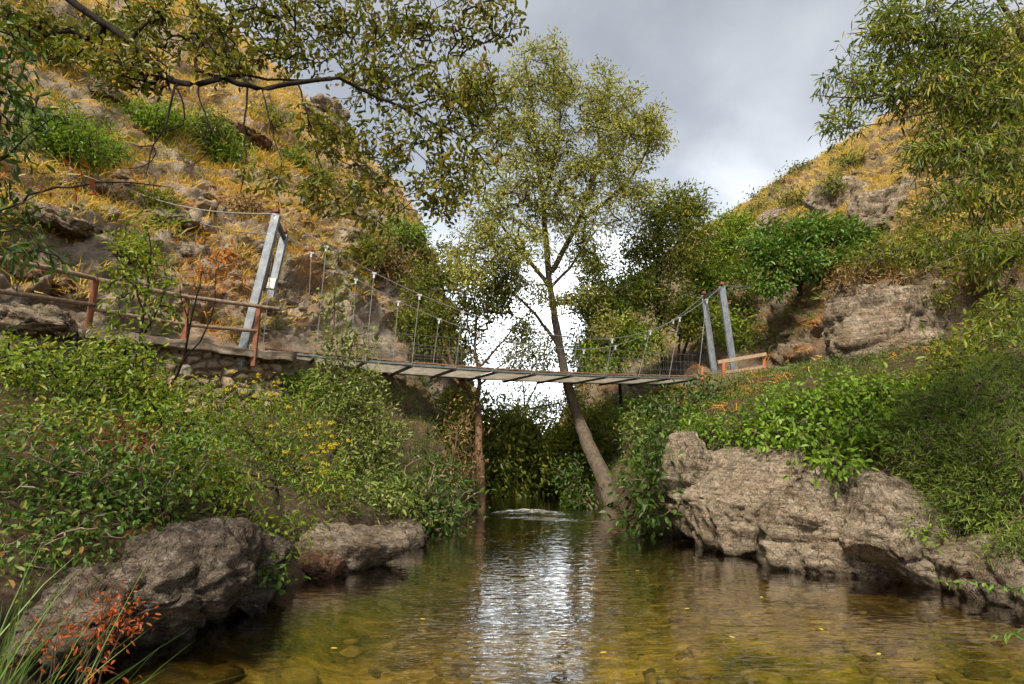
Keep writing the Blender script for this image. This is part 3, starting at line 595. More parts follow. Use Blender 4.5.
# left hillside outcrops
for i, (u, v, ru, rv, lab) in enumerate([(216, 45, 20, 17, 'pale crag on the skyline at the upper left'), (330, 118, 22, 15, 'pale crag lower down the left skyline behind the oak twigs'),
                                         (100, 92, 30, 13, 'dark sloping outcrop between the green bushes of the upper left hillside'), (92, 192, 32, 11, 'grey ledge above the path at the far left'),
                                         (60, 222, 40, 9, 'long pale ledge just above the wooden rail at the left edge'), (180, 222, 26, 8, 'narrow ledge below the anchor cable on the left'),
                                         (245, 135, 20, 9, 'brown outcrop in the golden grass above the left pylon'), (365, 178, 14, 12, 'small crag on the left skyline near the dark treetop'),
                                         (420, 262, 12, 14, 'brown outcrop on the edge of the left cliff'), (60, 285, 22, 12, 'orange tan boulder behind the two path rails'), (40, 322, 38, 14, 'broad pale boulder beneath the lower path rail')]):
    p = hit(u, v); s = pxm(u, v, p[1]); rock('outcrop', lab, 'outcrop', p, (ru * s, .8, rv * s), 70 + i, M['rock_red'] if i in (6, 8, 9) else M['rock'], (0, rd_(18), 0), strata=.22, amp=.30, power=5)

def scatter(T, n, rng, cond, margin=60):
    V, Fq, N, G, t = T; c = V[Fq].mean(1); a = np.linalg.norm(np.cross(V[Fq[:, 2]] - V[Fq[:, 0]], V[Fq[:, 3]] - V[Fq[:, 1]]), axis=1)
    u, v, z = project(c); ok = (z > .5) & (u > -margin) & (u < 1024 + margin) & (v > -margin) & (v < 684 + margin)
    wgt = a * ok * cond(c, N[Fq[:, 0]], G[Fq[:, 0]], t[Fq[:, 0]]) / np.maximum(z, 4) ** .7
    k = rng.choice(len(Fq), n, p=wgt / wgt.sum()); f = rng.uniform(0, 1, (n, 2))
    A, B, C, D = [V[Fq[k, i]] for i in range(4)]; p = A * ((1 - f[:, :1]) * (1 - f[:, 1:])) + B * (f[:, :1] * (1 - f[:, 1:])) + C * (f[:, :1] * f[:, 1:]) + D * ((1 - f[:, :1]) * f[:, 1:])
    return p, N[Fq[k, 0]], z[k]
def stones(name, P, sizes, mat, seed, flat=.6, protos=8):
    rng = np.random.default_rng(seed); pr = [rock_shape((1, .8, flat), seed * 20 + i, sub=2, amp=.2, strata=.05, cuts=14, power=5) for i in range(protos)]; Vs = []; Fs = []; off = 0; R = []
    for p, s in zip(P, sizes):
        V, Fq = pr[rng.integers(protos)]; a = rng.uniform(0, 6.28); c, d = math.cos(a), math.sin(a); M3 = np.array([[c, -d, 0], [d, c, 0], [0, 0, 1]])
        Vs.append(V @ M3.T * s * rng.uniform(.7, 1.3, 3) + p); Fs.append(Fq + off); off += len(V); R.append(np.full(len(Fq), rng.uniform()))
    o = link(name, mesh_np(name, np.concatenate(Vs), np.concatenate(Fs), mat, {'rnd': ('FACE', np.concatenate(R))}, smooth=name == 'pebbles')); o['kind'] = 'stuff'; return o
rng = np.random.default_rng(5)
p, n_, z = scatter(TL, 1100, rng, lambda c, N, G, t: ((t > 4.0) & (t < 5.3) & (c[:, 1] > 13)) * 1. + ((t > 5.2) & (c[:, 1] > 12)) * .05)
tag(stones('scree', p, np.minimum(rng.lognormal(-1.95, .5, len(p)), .34), M['rock'], 4), 'loose broken stones on the rocky left slope behind the bridge', 'scree')
p, n_, z = scatter(TR, 500, rng, lambda c, N, G, t: (t > 3.2) * 1.)
tag(stones('scree', p, np.minimum(rng.lognormal(-2.0, .5, len(p)), .3), M['rock'], 6), 'loose stones lying in the dry grass of the right slope', 'scree')
# pebbles in the river
m, nt, out = newmat('river pebbles'); a = nd(nt, 'Attribute', attribute_name='rnd'); P = pos(nt)
c = ramp(nt, a.outputs['Fac'], [(0, (0.08, 0.06, 0.02)), (0.35, (0.22, 0.16, 0.042)), (0.7, (0.36, 0.27, 0.085)), (1, (0.46, 0.37, 0.19))])
c = mixc(nt, 1.0, c, ramp(nt, nz(nt, P, 18, 5, 0.7), [(0.3, g3(0.6)), (0.7, g3(1.3))]), 'MULTIPLY'); bsdf(nt, out, c, 0.9, 0.1); M['pebble'] = m
n = 1700; y = 3.2 + 11 * rng.uniform(0, 1, n) ** 1.4; a_, b_ = river_x(y); x = a_ + (b_ - a_) * rng.beta(1.5, 1.1, n); P = np.c_[x, y, np.zeros(n)]; P[:, 2] = bed_z(P)
tag(stones('pebbles', P, np.minimum(rng.lognormal(-3.0, .55, n), .17), M['pebble'], 9, .45), 'amber and brown pebbles covering the shallow river bed', 'pebbles')

# ------------------------------------------------------------------ footbridge
def box_between(a, b, w, h, up=(0, 0, 1), bev=0.0):
    a = np.asarray(a, float); b = np.asarray(b, float); t = b - a; t /= np.linalg.norm(t); s = np.cross(t, up); s /= np.linalg.norm(s); n = np.cross(s, t)
    V = [p + s * i * w / 2 + n * j * h / 2 for p in (a, b) for i, j in ((-1, -1), (1, -1), (1, 1), (-1, 1))]
    return np.array(V), np.array([[0, 3, 2, 1], [4, 5, 6, 7], [0, 1, 5, 4], [1, 2, 6, 5], [2, 3, 7, 6], [3, 0, 4, 7]])
def merge(parts):
    Vs, Fs, o = [], [], 0
    for V, Fq in parts: Vs.append(V); Fs.append(np.asarray(Fq) + o); o += len(V)
    return np.concatenate(Vs), np.concatenate(Fs)
def part(name, VF, mat, parent, base, smooth=False): return link(name, mesh_np(name, VF[0] - base, VF[1], mat, smooth=smooth), parent)
B0, B1 = at(262, 356, 15.4), at(697, 385, 21.6); B0[2] = B1[2] = 4.10
dv = (B1 - B0) / np.linalg.norm(B1 - B0); pv = np.array([-dv[1], dv[0], 0]); W = 2.2; NP = 11
bb = B0.copy(); bridge = thing('footbridge', 'narrow wire suspension footbridge with pale deck sheets spanning the river between leaning steel posts', 'footbridge', bb)
pts = [B0 + (B1 - B0) * i / NP + np.array([0, 0, -.16 * math.sin(math.pi * i / NP)]) for i in range(NP + 1)]
for i in range(NP):
    a, b = pts[i] + dv * .05, pts[i + 1] - dv * .05; c = pv * W / 2
    part('deck_panel', box_between(a + c - [0, 0, .03], b + c - [0, 0, .03], W - .08, .025), M['panel'], bridge, bb)
    pl = []
    for k in range(9):
        q = a + (b - a) * (k + .5) / 9 + [0, 0, .052 + rng.uniform(-.006, .006)]; o_ = rng.uniform(-.03, .03)
        pl.append((box_between(q + pv * (-.02 + o_), q + pv * (.26 + o_), .125, .04), box_between(q + pv * (W - .26 + o_), q + pv * (W + .02 + o_), .125, .04)))
    for k in (0, 1): part('walk_strip', merge([x[k] for x in pl]), M['plank'], bridge, bb)
    e = [0, 0, -.055]
    for sgn in (0, W): part('side_beam', box_between(pts[i] + pv * sgn + [0, 0, -.03], pts[i + 1] + pv * sgn + [0, 0, -.012], .05, .06), M['green_steel'], bridge, bb)
for i in range(NP + 1):
    part('crossbeam', box_between(pts[i] - pv * .12 + [0, 0, -.078], pts[i] + pv * (W + .12) + [0, 0, -.078], .07, .065), M['dark_steel'], bridge, bb)
tops = {'ln': at(276, 214, 14.8), 'lf': at(284, 234, 17.0), 'rn': at(722, 286, 21.4), 'rf': at(704, 295, 23.4)}
bases = {'ln': at(238, 352, 14.5), 'lf': at(255, 350, 16.6), 'rn': at(738, 386, 21.8), 'rf': at(718, 388, 23.6)}
def channel(a, b, w, t=.03):
    ax = (b - a) / np.linalg.norm(b - a); s = np.cross(ax, [0, 1, 0]); s /= np.linalg.norm(s); f = np.cross(s, ax)
    return merge([box_between(a, b, w, t, f), box_between(a + s * (w / 2) + f * w * .28, b + s * (w / 2) + f * w * .28, t, w * .56 + t - .004, f), box_between(a - s * (w / 2) + f * w * .28, b - s * (w / 2) + f * w * .28, t, w * .56 + t - .004, f)])
for k, wd in (('ln', .17), ('lf', .17), ('rn', .19), ('rf', .19)):
    post = part('post', channel(bases[k] - [0, 0, .5], tops[k], wd), M['steel'], bridge, bb)
    ax_ = tops[k] - bases[k]; lc = bases[k] + ax_ * .56; s_ = ax_ / np.linalg.norm(ax_)
    if k == 'lf': part('splice_plate', box_between(lc - s_ * .16, lc + s_ * .16, wd + .05, wd * .34, (0, 1, 0)), M['clamp'], post, bb)
    part('base_plate', box_between(bases[k] - [.22, 0, -.02], bases[k] + [.22, 0, .02], .44, .03), M['rust'], post, bb)
    cpv = tops[k] + (tops[k] - bases[k]) / 40
    part('saddle', box_between(cpv - [.06, 0, 0], cpv + [.06, 0, 0], .16, .10), M['rust'], post, bb)
part('crossbar', box_between(tops['ln'] - [0, 0, .12], tops['lf'] - [0, 0, .1], .1, .12), M['dark_steel'], bridge, bb)
part('crossbar', box_between(tops['rn'] - [0, 0, .12], tops['rf'] - [0, 0, .1], .1, .12), M['dark_steel'], bridge, bb)
def cable(a, b, n=40, z0=5.02, s0=.6):
    s = np.linspace(0, 1, n); P = a + (b - a) * s[:, None]; P[:, 2] = np.where(s < s0, z0 + (a[2] - z0) * ((s - s0) / s0) ** 2, z0 + (b[2] - z0) * ((s - s0) / (1 - s0)) ** 2); return P
for side, (a, b) in enumerate(((tops['ln'], tops['rn']), (tops['lf'], tops['rf']))):
    P = cable(a, b, 60); part('main_cable', tubes([(P, np.full(60, .015))], 6), M['cable'], bridge, bb, True)
    for i in range(NP + 1):
        q = pts[i] + pv * (W + .06 if side else -.06) + [0, 0, -.1]; j = np.abs((P - q) @ dv).argmin(); t = P[j]
        hg = part('hanger', tubes([(np.array([q, t]), np.array([.009, .009]))], 6), M['clamp'], bridge, bb)
        part('clamp', merge([box_between(t - dv * .06 - [0, 0, .02], t + dv * .06 - [0, 0, .02], .06, .05), box_between(t + [0, 0, -.16], t + [0, 0, -.03], .05, .05, (1, 0, 0))]), M['clamp'], hg, bb)
    for hh in (.28, .56, .84):
        Q = np.array([p + pv * (W + .05 if side else -.05) + [0, 0, hh + .02 * rng.normal()] for p in pts]); part('guide_wire', tubes([(Q, np.full(len(Q), .007))], 5), M['cable'], bridge, bb)
    nets = []
    for i in range(NP * 7):
        q = B0 + (B1 - B0) * i / (NP * 7) + pv * (W + .05 if side else -.05); q = q + [0, 0, -.16 * math.sin(math.pi * i / (NP * 7))]; nets.append((np.array([q, q + [0, 0, .86]]), np.full(2, .0016)))
    part('side_net', tubes(nets, 5), M['cable'], bridge, bb)
for a, b in ((tops['ln'], hit(92, 174)), (tops['lf'], hit(140, 195)), (tops['rn'], hit(842, 262)), (tops['rf'], hit(800, 262))):
    s = np.linspace(0, 1, 24); P = a + (b - a) * s[:, None]; P[:, 2] -= .35 * np.sin(np.pi * s)
    part('anchor_cable', tubes([(P, np.full(24, .017))], 6), M['cable'], bridge, bb, True)

# abutments, wall and railings
def lump(a, b, w, h, seed, n=14, amp=.03):
    V, Fq = box_between(a, b, w, h); import bmesh
    bm = bmesh.new(); vs = [bm.verts.new(v) for v in V]; [bm.faces.new([vs[i] for i in f]) for f in Fq]
    bmesh.ops.subdivide_edges(bm, edges=bm.edges[:], cuts=n, use_grid_fill=True); bm.verts.ensure_lookup_table()
    V = np.array([v.co for v in bm.verts]); Fq = np.array([[v.index for v in f.verts] for f in bm.faces]); bm.free()
    V = V + amp * np.c_[fbm(V * 2.2 + seed, 4), fbm(V * 2.2 + seed + 40, 4), fbm(V * 2.2 + seed + 80, 4)]; return V, Fq
W0, W1 = np.array([-8.75, 12.0, 0]), np.array([-6.05, 15.35, 0]); wl = W1 - W0; wn = np.array([wl[1], -wl[0], 0]); wn /= np.linalg.norm(wn)
gu, gv = np.meshgrid(np.linspace(0, 1, 190), np.linspace(0, 1, 110)); Hh = 2.3
Pw = W0 + wl * gu.ravel()[:, None] + np.c_[np.zeros(gu.size), np.zeros(gu.size), 1.55 + Hh * gv.ravel()] + wn * (.45 * (1 - gv.ravel()))[:, None]
q2 = np.c_[gu.ravel() * np.linalg.norm(wl) * 3.1, gv.ravel() * Hh * 4.2, np.zeros(gu.size)]; q2 = q2 + .25 * np.c_[fbm(q2 * .8, 3), fbm(q2 * .8 + 9, 3), np.zeros(gu.size)]
f1, e, idv = cells(q2 + [0, 0, .5], 5)
Pw = Pw + wn * (.17 * np.clip(e * 2.2, 0, 1) ** .6 + .08 * (idv - .5) + .05 * fbm(Pw * 6, 4) - .05)[:, None]
m, nt, out = newmat('rubble wall stone'); a1 = nd(nt, 'Attribute', attribute_name='stone').outputs['Fac']; a2 = nd(nt, 'Attribute', attribute_name='joint').outputs['Fac']; P_ = pos(nt)
c = ramp(nt, a1, [(0, (0.16, 0.105, 0.06)), (.4, (0.27, 0.20, 0.13)), (.75, (0.36, 0.27, 0.18)), (1, (0.23, 0.19, 0.15))]); nn_ = nz(nt, P_, 18, 7, .7)
c = mixc(nt, 1.0, c, ramp(nt, nn_, [(.3, g3(.6)), (.7, g3(1.2))]), 'MULTIPLY'); c = mixc(nt, ramp(nt, a2, [(.04, g3(0)), (.2, g3(1))]), (0.15, 0.105, 0.065), c)
bsdf(nt, out, c, .95, .1, bump(nt, nn_, .8, .03))
i = np.arange(109)[:, None] * 190 + np.arange(189)[None]; Fw = np.stack([i, i + 1, i + 191, i + 190], -1).reshape(-1, 4)
wall = thing('stone_wall', 'rubble stone retaining wall under the left bridge end with a concrete top edge', 'wall', (W0 + W1) / 2 + [0, 0, 1.5]); wb = (W0 + W1) / 2 + [0, 0, 1.5]
link('masonry', mesh_np('masonry', Pw - wb, Fw, m, {'stone': ('POINT', idv), 'joint': ('POINT', e)}, smooth=True), wall)
part('coping', lump(W0 + [0, 0, 3.88] - wn * .12, W1 + dv * .35 + [0, 0, 3.88] - wn * .12, .7, .2, 3, 26, .12), M['coping'], wall, wb, True)
cb = at(728, 396, 21.3); ab = thing('abutment', 'stained concrete footing below the orange posted railing at the right bridge end', 'abutment', cb - [0, 0, .5])
part('footing', lump(cb - pv * .5 + [0, 0, -.2], cb + pv * 1.9 + [0, 0, -.2], 1.3, .75, 8, amp=.12), M['concrete'], ab, cb - [0, 0, .5], True)
part('step', lump(cb - pv * .3 + dv * .9 + [0, 0, .0], cb + pv * 1.5 + dv * .9 + [0, 0, .0], .8, .45, 9, amp=.08), M['mortar'], ab, cb - [0, 0, .5], True)

def log(a, b, r, seed, n=14):
    s = np.linspace(0, 1, n); P = np.asarray(a) + (np.asarray(b) - np.asarray(a)) * s[:, None]; P = P + .018 * np.c_[fbm(np.c_[s * 3, s * 0 + seed, s * 0], 2), s * 0, fbm(np.c_[s * 3, s * 0 + seed + 9, s * 0], 2)]
    V, Fq = tubes([(P, r * (1 + .12 * fbm(np.c_[s * 6, s * 0 + seed + 5, s * 0], 2)))], 9); return V, np.r_[Fq]
rb = on_ground(*at(94, 300, 12.0)[:2], 0); rail = thing('railing', 'weathered two rail log fence on rusty red posts along the left path', 'railing', rb)
for (u0, v0, Y0, u1, v1, Y1) in ((-60, 246, 9.5, 94, 278, 12.0), (94, 279, 12.05, 187, 297, 13.4), (187, 297, 13.45, 279, 309, 14.6)): part('top_rail', log(at(u0, v0, Y0), at(u1, v1, Y1), .05, u0), M['rail_wood'], rail, rb, True)
for (u0, v0, Y0, u1, v1, Y1) in ((-60, 283, 9.6, 94, 305, 12.1), (92, 309, 12.1, 187, 325, 13.5), (187, 325, 13.55, 256, 331, 14.5)): part('lower_rail', log(at(u0, v0, Y0), at(u1, v1, Y1), .046, u1), M['rail_wood'], rail, rb, True)
for (u0, v0, u1, v1, Y) in ((96, 280, 86, 335, 12.08), (187, 296, 184, 352, 13.47), (259, 308, 254, 354, 14.52), (-40, 250, -50, 310, 9.7)): part('post', box_between(at(u1, v1, Y) - [0, 0, .3], at(u0, v0, Y) + [0, 0, .05], .10, .08, (0, 1, 0)), M['rust'], rail, rb)
rb = at(745, 388, 20.6); rail = thing('railing', 'short pale wooden railing on orange posts at the right bridge end', 'railing', rb)
for (u0, v0, u1, v1, hw) in ((718, 362, 766, 354, .12), (724, 372.5, 764, 366.5, .09), (724, 383, 768, 376, .11)): part('rail', box_between(at(u0, v0, 20.5), at(u1, v1, 21.2), .06, hw), M['rail_pale'], rail, rb)
for (u, v0, v1, Y) in ((724, 362, 392, 20.57), (764.5, 354, 392, 21.25)): part('post', box_between(at(u, v1, Y), at(u - .8, v0, Y), .09, .09, (0, 1, 0)), M['orange_post'], rail, rb)
rb = at(703, 388, 21.6); rail = thing('railing', 'tiny stub of railing with one orange post where the deck meets the right bank', 'railing', rb)
part('rail', box_between(at(702, 370, 21.6), at(714, 375, 22.3), .05, .1), M['rail_pale'], rail, rb)
part('post', box_between(at(702, 390, 21.63), at(702, 367, 21.63), .08, .08, (0, 1, 0)), M['orange_post'], rail, rb)

# ------------------------------------------------------------------ trees and shrubs
def poly(*p): return np.array([at(u, v, Y) for u, v, Y in p])
def bush(label, base, lobes, lm, leafpx, seed, name='shrub', cat='shrub', dens=2.0, aspect=.5, bark='bark', group=None, droop=.2, stems=6, per=10, flat=.45, depth=.8, base3=None, Y=None, along=.45, thick=1.0, sp=1.0, sink=.05, keep=None, shell=.4):
    p = np.asarray(base3, float) if base3 is not None else (hit(*base) if Y is None else at(base[0], base[1], Y)); Yb = p[1]
    L_ = []
    for (u, v, dY, ru, rv) in lobes:
        yy = Yb + dY; k = pxm(u, v, yy)
        hs = [hit_all(u + a * ru, v + b_ * rv, 99.)[1] for a, b_ in ((0, 0), (-.5, .3), (.5, .3), (0, .6))]
        yy = min(yy, min(hs[0], np.mean(hs)) - .25 * min(ru, rv) * k); L_.append(lobe_px(u, v, yy, ru, rv, depth * min(ru, rv * 1.3) * pxm(u, v, yy)))
    area = sum(math.pi * l[3] * l[4] for l in lobes); n = int(area * dens * 1.4 / (leafpx ** 2 * aspect * .55)); n = min(max(n, 60), 60000); nt_ = max(12, n // per)
    r = np.random.default_rng(seed); s = pxm(base[0], base[1], Yb); limbs = []
    mr = np.mean([max(l[3], l[4]) for l in lobes]) * s; rt = max(.0035, .55 * s) * thick
    for k in range(stems):
        c, R = L_[k % len(L_)]; e = c + r.normal(0, .35, 3) * R; b0 = p + r.normal(0, .06, 3) * [1, 1, 0] * mr - [0, 0, sink]; mid = (b0 + e) / 2 + r.normal(0, .1, 3) * mr
        limbs.append((np.array([p - [0, 0, sink], b0 + (mid - b0) * .4, mid, e]) if k else np.array([p - [0, 0, sink], mid, e]), max(.012, rt * 3.2), rt))
    return plant(name, label, cat, p, limbs, L_, nt_, per, leafpx * s, leafpx * s * aspect, L[lm], M[bark], seed, spread=max(3.2 * leafpx * s * .46, .02) * sp, rtip=rt * .45, step=max(.08, mr * .22), droop=droop, flat=flat, group=group, along=along, wood='stems', crown='foliage', keep=keep, rmax=rt * 4, shell=shell)

# the tall leaning tree in the middle
Yt = min(max(hit(613, 503)[1], 16.), 19.2)
limbs = [(poly((613, 507, Yt), (604, 478, Yt * .8 + 4.1), (588, 445, Yt * .5 + 10.5), (576, 412, 21.2), (566, 380, 21.8), (560, 350, 21.9), (554, 312, 21.9), (549, 280, 21.8)), .27, .11),
         (poly((549, 280, 21.8), (546, 235, 21.6), (541, 185, 21.4), (535, 130, 21), (529, 85, 20.6), (524, 55, 20.4)), .13, .03),
         (poly((551, 275, 21.8), (566, 245, 21.8), (578, 225, 21.8), (590, 190, 21.8), (601, 155, 21.6), (596, 120, 21.4), (588, 85, 21.3)), .11, .025),
         (poly((580, 222, 21.8), (602, 205, 21.2), (625, 187, 20.8), (645, 158, 20.4), (655, 130, 20.2)), .07, .02),
         (poly((549, 285, 21.8), (530, 262, 21.5), (512, 240, 21.2), (495, 215, 21), (478, 190, 20.8)), .09, .025),
         (poly((562, 350, 21.9), (546, 328, 21.6), (528, 306, 21.3), (508, 290, 21), (488, 272, 20.8)), .08, .02),
         (poly((556, 305, 21.9), (585, 300, 22), (612, 292, 22.1), (640, 280, 22.2)), .06, .02),
         (poly((553, 285, 21.8), (570, 268, 22), (588, 240, 22.2), (608, 215, 22.3)), .06, .02),
         (poly((543, 200, 21.5), (553, 170, 21), (560, 130, 20.6), (560, 95, 20.3)), .06, .02)]
lb = [lobe_px(*a) for a in ((528, 75, 20.2, 32, 38, 1.0), (555, 75, 19.8, 22, 50, 1.0), (512, 120, 20.2, 38, 48, 1.1), (600, 105, 21, 42, 48, 1.2), (632, 130, 20.2, 40, 50, 1.2), (655, 128, 20, 18, 28, .8), (585, 165, 20.8, 45, 40, 1.2), (545, 165, 20.3, 38, 55, 1.2),
                               (500, 185, 19.8, 42, 40, 1.2), (625, 190, 20.5, 42, 32, 1.1), (555, 215, 20.8, 45, 28, 1.0), (485, 235, 19.5, 42, 35, 1.1), (520, 250, 19.5, 40, 26, .9), (470, 270, 19, 30, 26, .9), (505, 290, 20.9, 32, 20, .8), (580, 258, 21.6, 34, 20, .8), (545, 300, 21.4, 26, 16, .7), (585, 295, 22, 26, 18, .7), (606, 325, 22, 18, 16, .6), (590, 225, 21, 35, 25, .9), (470, 95, 20, 25, 40, .9))]
plant('tree', 'tall slender tree with a leaning bare trunk rising behind the middle of the footbridge', 'tree', poly((613, 507, Yt))[0], limbs, lb, 1850, 23, .135, .058, L['poplar'], M['bark_main'], 101, spread=.15, rtip=.0085, step=.3, droop=.15, flat=.3, shell=.5, sides=8, along=.3)

# dark tree against the left cliff, with a straight red brown trunk at the water
limbs = [(poly((481, 522, 16.2), (481, 480, 17), (479, 440, 18.3), (478, 405, 19.4)), .14, .11), (poly((478, 405, 19.4), (466, 388, 20), (452, 365, 20.5), (445, 335, 20.7), (448, 300, 20.8)), .10, .03),
         (poly((478, 400, 19.5), (480, 375, 20.5), (474, 345, 20.8), (478, 315, 21), (468, 285, 21)), .08, .03), (poly((482, 365, 20.6), (500, 345, 20.9), (515, 325, 21), (530, 310, 21)), .05, .015),
         (poly((470, 393, 19.9), (458, 385, 20.3), (440, 352, 20.8), (422, 325, 20.9)), .06, .02), (poly((480, 385, 20.3), (505, 360, 20.8), (530, 350, 21)), .04, .012)]
lb = [lobe_px(*a) for a in ((425, 285, 21, 34, 36, .9), (455, 265, 20.9, 36, 30, .9), (470, 305, 20.8, 32, 34, .9), (440, 325, 20.8, 36, 32, .9), (410, 320, 21, 24, 28, .7), (470, 350, 20.8, 22, 20, .7), (500, 300, 20.9, 18, 20, .6), (520, 330, 21, 22, 18, .6), (505, 270, 21, 24, 20, .7), (455, 400, 19.6, 26, 18, .6), (450, 430, 18.8, 22, 22, .5))]
plant('tree', 'dark dense tree with a straight reddish trunk standing at the water against the left cliff', 'tree', poly((481, 522, 16.2))[0], limbs, lb, 720, 21, .135, .062, L['olive'], M['bark_red'], 102, spread=.18, rtip=.008, step=.28, droop=.2, flat=.35, shell=.5, along=.3)

# group of slim trees behind the right bridge end
def slim(label, stem, lobes, seed, n, lm='olive', Y=23.5):
    p = poly(*stem)[0]; lb = [lobe_px(*a) for a in lobes]; r = np.random.default_rng(seed); limbs = [(poly(*stem), .085, .03)]
    for c, R in lb: limbs.append((np.array([poly(*stem)[len(stem) // 2], (poly(*stem)[len(stem) // 2] + c) / 2 + r.normal(0, .15, 3), c]), .045, .015))
    return plant('slim_tree', label, 'tree', p, limbs, lb, n, 24, .17, .075, L[lm], M['bark_dark'], seed, spread=.2, rtip=.008, step=.3, droop=.2, flat=.35, shell=.5, along=.3, group='slim trees behind the right bridge end')
slim('tallest slim tree reaching above the main cable left of the right steel posts', ((668, 425, 23.2), (664, 380, 23.3), (660, 330, 23.4), (656, 270, 23.5), (662, 225, 23.6)), ((660, 215, 23.6, 38, 34, 1.0), (690, 205, 23.8, 28, 26, .9), (645, 250, 23.4, 34, 34, 1.0), (680, 250, 23.6, 32, 30, .9), (655, 290, 23.4, 34, 30, .9)), 111, 430)
slim('slim tree leaning right across the cable towards the right hillside', ((655, 430, 24.2), (672, 385, 24.3), (690, 335, 24.5), (712, 280, 24.7), (725, 245, 24.8)), ((715, 320, 24.4, 24, 20, .7), (745, 270, 24.8, 20, 22, .7), (725, 240, 24.8, 30, 34, .9), (705, 275, 24.6, 32, 30, .9), (740, 225, 25, 16, 18, .6), (690, 305, 24.4, 26, 22, .7)), 112, 400, 'lime')
slim('low slim tree with yellow green leaves just right of the tall leaning trunk', ((622, 430, 22.4), (620, 390, 22.6), (618, 350, 22.8), (622, 310, 23)), ((584, 305, 23.4, 18, 28, .8), (580, 350, 23.4, 16, 30, .8), (592, 265, 23.4, 18, 22, .7), (618, 330, 22.8, 32, 30, .9), (600, 355, 22.6, 28, 26, .8), (640, 340, 22.8, 28, 26, .8), (625, 290, 23, 32, 26, .9), (600, 300, 23, 24, 24, .7)), 113, 440, 'lime')
slim('bare stemmed slim tree right of the tallest one', ((690, 415, 23.8), (683, 380, 23.9), (678, 340, 24), (700, 300, 24.1)), ((685, 320, 24, 26, 22, .7), (700, 330, 24.2, 18, 18, .6)), 114, 70)

# round fresh green tree on the right slope, trees beside it
limbs = [(poly((800, 296, 21.5), (798, 275, 21.4), (796, 255, 21.3)), .10, .05)] + [(poly((799, 285, 21.5), (799 + dx * .5, 268, 21.4), (799 + dx, 250 + abs(dx) * .1, 21.2)), .05, .02) for dx in (-38, -18, 20, 42, 60)]
lb = [lobe_px(*a) for a in ((790, 236, 21.2, 30, 20, 1.0), (762, 250, 21, 18, 24, .8), (828, 232, 21.3, 28, 16, .9), (862, 236, 21.6, 24, 16, .7), (800, 262, 20.8, 36, 16, .9), (772, 284, 20.7, 20, 14, .6), (842, 258, 21, 24, 14, .7), (810, 222, 21.4, 16, 8, .6))]
plant('fig_tree', 'round fresh green tree on the right slope above the steel posts', 'tree', poly((800, 296, 21.5))[0], limbs, lb, 640, 11, .17, .10, L['fig'], M['bark_dark'], 121, spread=.17, rtip=.008, step=.28, droop=.35, flat=.6, shell=.4)

# ---- shrubs on the left bank
bush('dark green bramble thicket hanging over the slanting slab at the lower left', (70, 545), [(30, 470, .1, 70, 55), (110, 480, 0, 70, 50), (70, 525, -.3, 70, 32), (155, 500, 0, 45, 36), (20, 550, 0, 40, 30), (185, 455, .2, 40, 40)], 'bramble', 6.8, 201, 'bramble', 'bramble', base3=on_ground(-3.75, 6.4), dens=1.05, aspect=.62, bark='bark_pale', droop=.4, flat=.6, group='shrubs on the left bank', stems=9, sp=1.5)
bush('yellowish green bush in front of the path railing at the left edge', (40, 420), [(30, 385, 0, 60, 42), (95, 375, .2, 55, 38), (150, 385, .3, 38, 34), (60, 430, -.3, 70, 30), (10, 350, 0, 30, 25), (120, 345, .3, 28, 18)], 'lime', 6, 202, base3=on_ground(-6.3, 8.3), dens=1.1, aspect=.48, bark='bark_dark', group='shrubs on the left bank', stems=10)
bush('bright yellow green bush right of the bramble thicket and below the black stemmed saplings', (170, 480), [(165, 430, 0, 48, 42), (190, 465, -.2, 38, 30), (140, 400, .2, 35, 25)], 'lime', 5.5, 203, base3=on_ground(-4.9, 9.3), dens=1.0, aspect=.45, bark='bark_dark', group='shrubs on the left bank')
fb = bush('loose yellow flowering bush below the rubble wall on the left bank', (270, 520), [(250, 440, .3, 50, 50), (300, 450, .2, 45, 45), (235, 500, 0, 38, 34), (320, 490, 0, 36, 38), (275, 525, -.2, 50, 26), (215, 425, .5, 26, 30), (245, 398, .6, 34, 18), (205, 390, .7, 24, 16), (290, 402, .6, 30, 22)], 'lime', 5, 204, 'flowering_bush', 'bush', dens=.75, aspect=.4, group='shrubs on the left bank', stems=14, base3=on_ground(-3.75, 10.2), along=.6)
r = np.random.default_rng(77); base = np.array(fb.location); fv = []
for k in range(26):
    q = r.normal(0, .014, 3) * [1, 1, .6]; V, Fq = ICO[1]; fv.append((V * .011 + q, Fq))
fme = mesh_np('flower_head', *merge(fv), L['flower'])
fr_ = r.uniform(0, 1, len(fme.polygons)); a = fme.attributes.new('rnd', 'FLOAT', 'FACE'); a.data.foreach_set('value', fr_.astype(np.float32))
for (u, v) in ([(r.uniform(215, 300), r.uniform(372, 410)) for k in range(20)] + [(r.normal(328, 12), r.normal(440, 14)) for k in range(18)] + [(r.uniform(225, 345), r.uniform(420, 545)) for k in range(40)]):
    o = link('flower_head', fme, fb, at(u, v, 9.7 + r.uniform(-.3, .6)) - base); o.scale = (r.uniform(.6, 1.25),) * 3
bush('grey green bush with pale leaf tips under the left half of the bridge', (370, 500), [(355, 410, .5, 36, 48), (378, 440, .3, 28, 42), (360, 470, 0, 36, 40), (405, 495, 0, 24, 26), (340, 385, .7, 26, 24), (385, 505, -.3, 46, 22)], 'grey', 5.5, 205, base3=on_ground(-2.6, 11.9), dens=1.6, aspect=.45, group='shrubs on the left bank', stems=8)
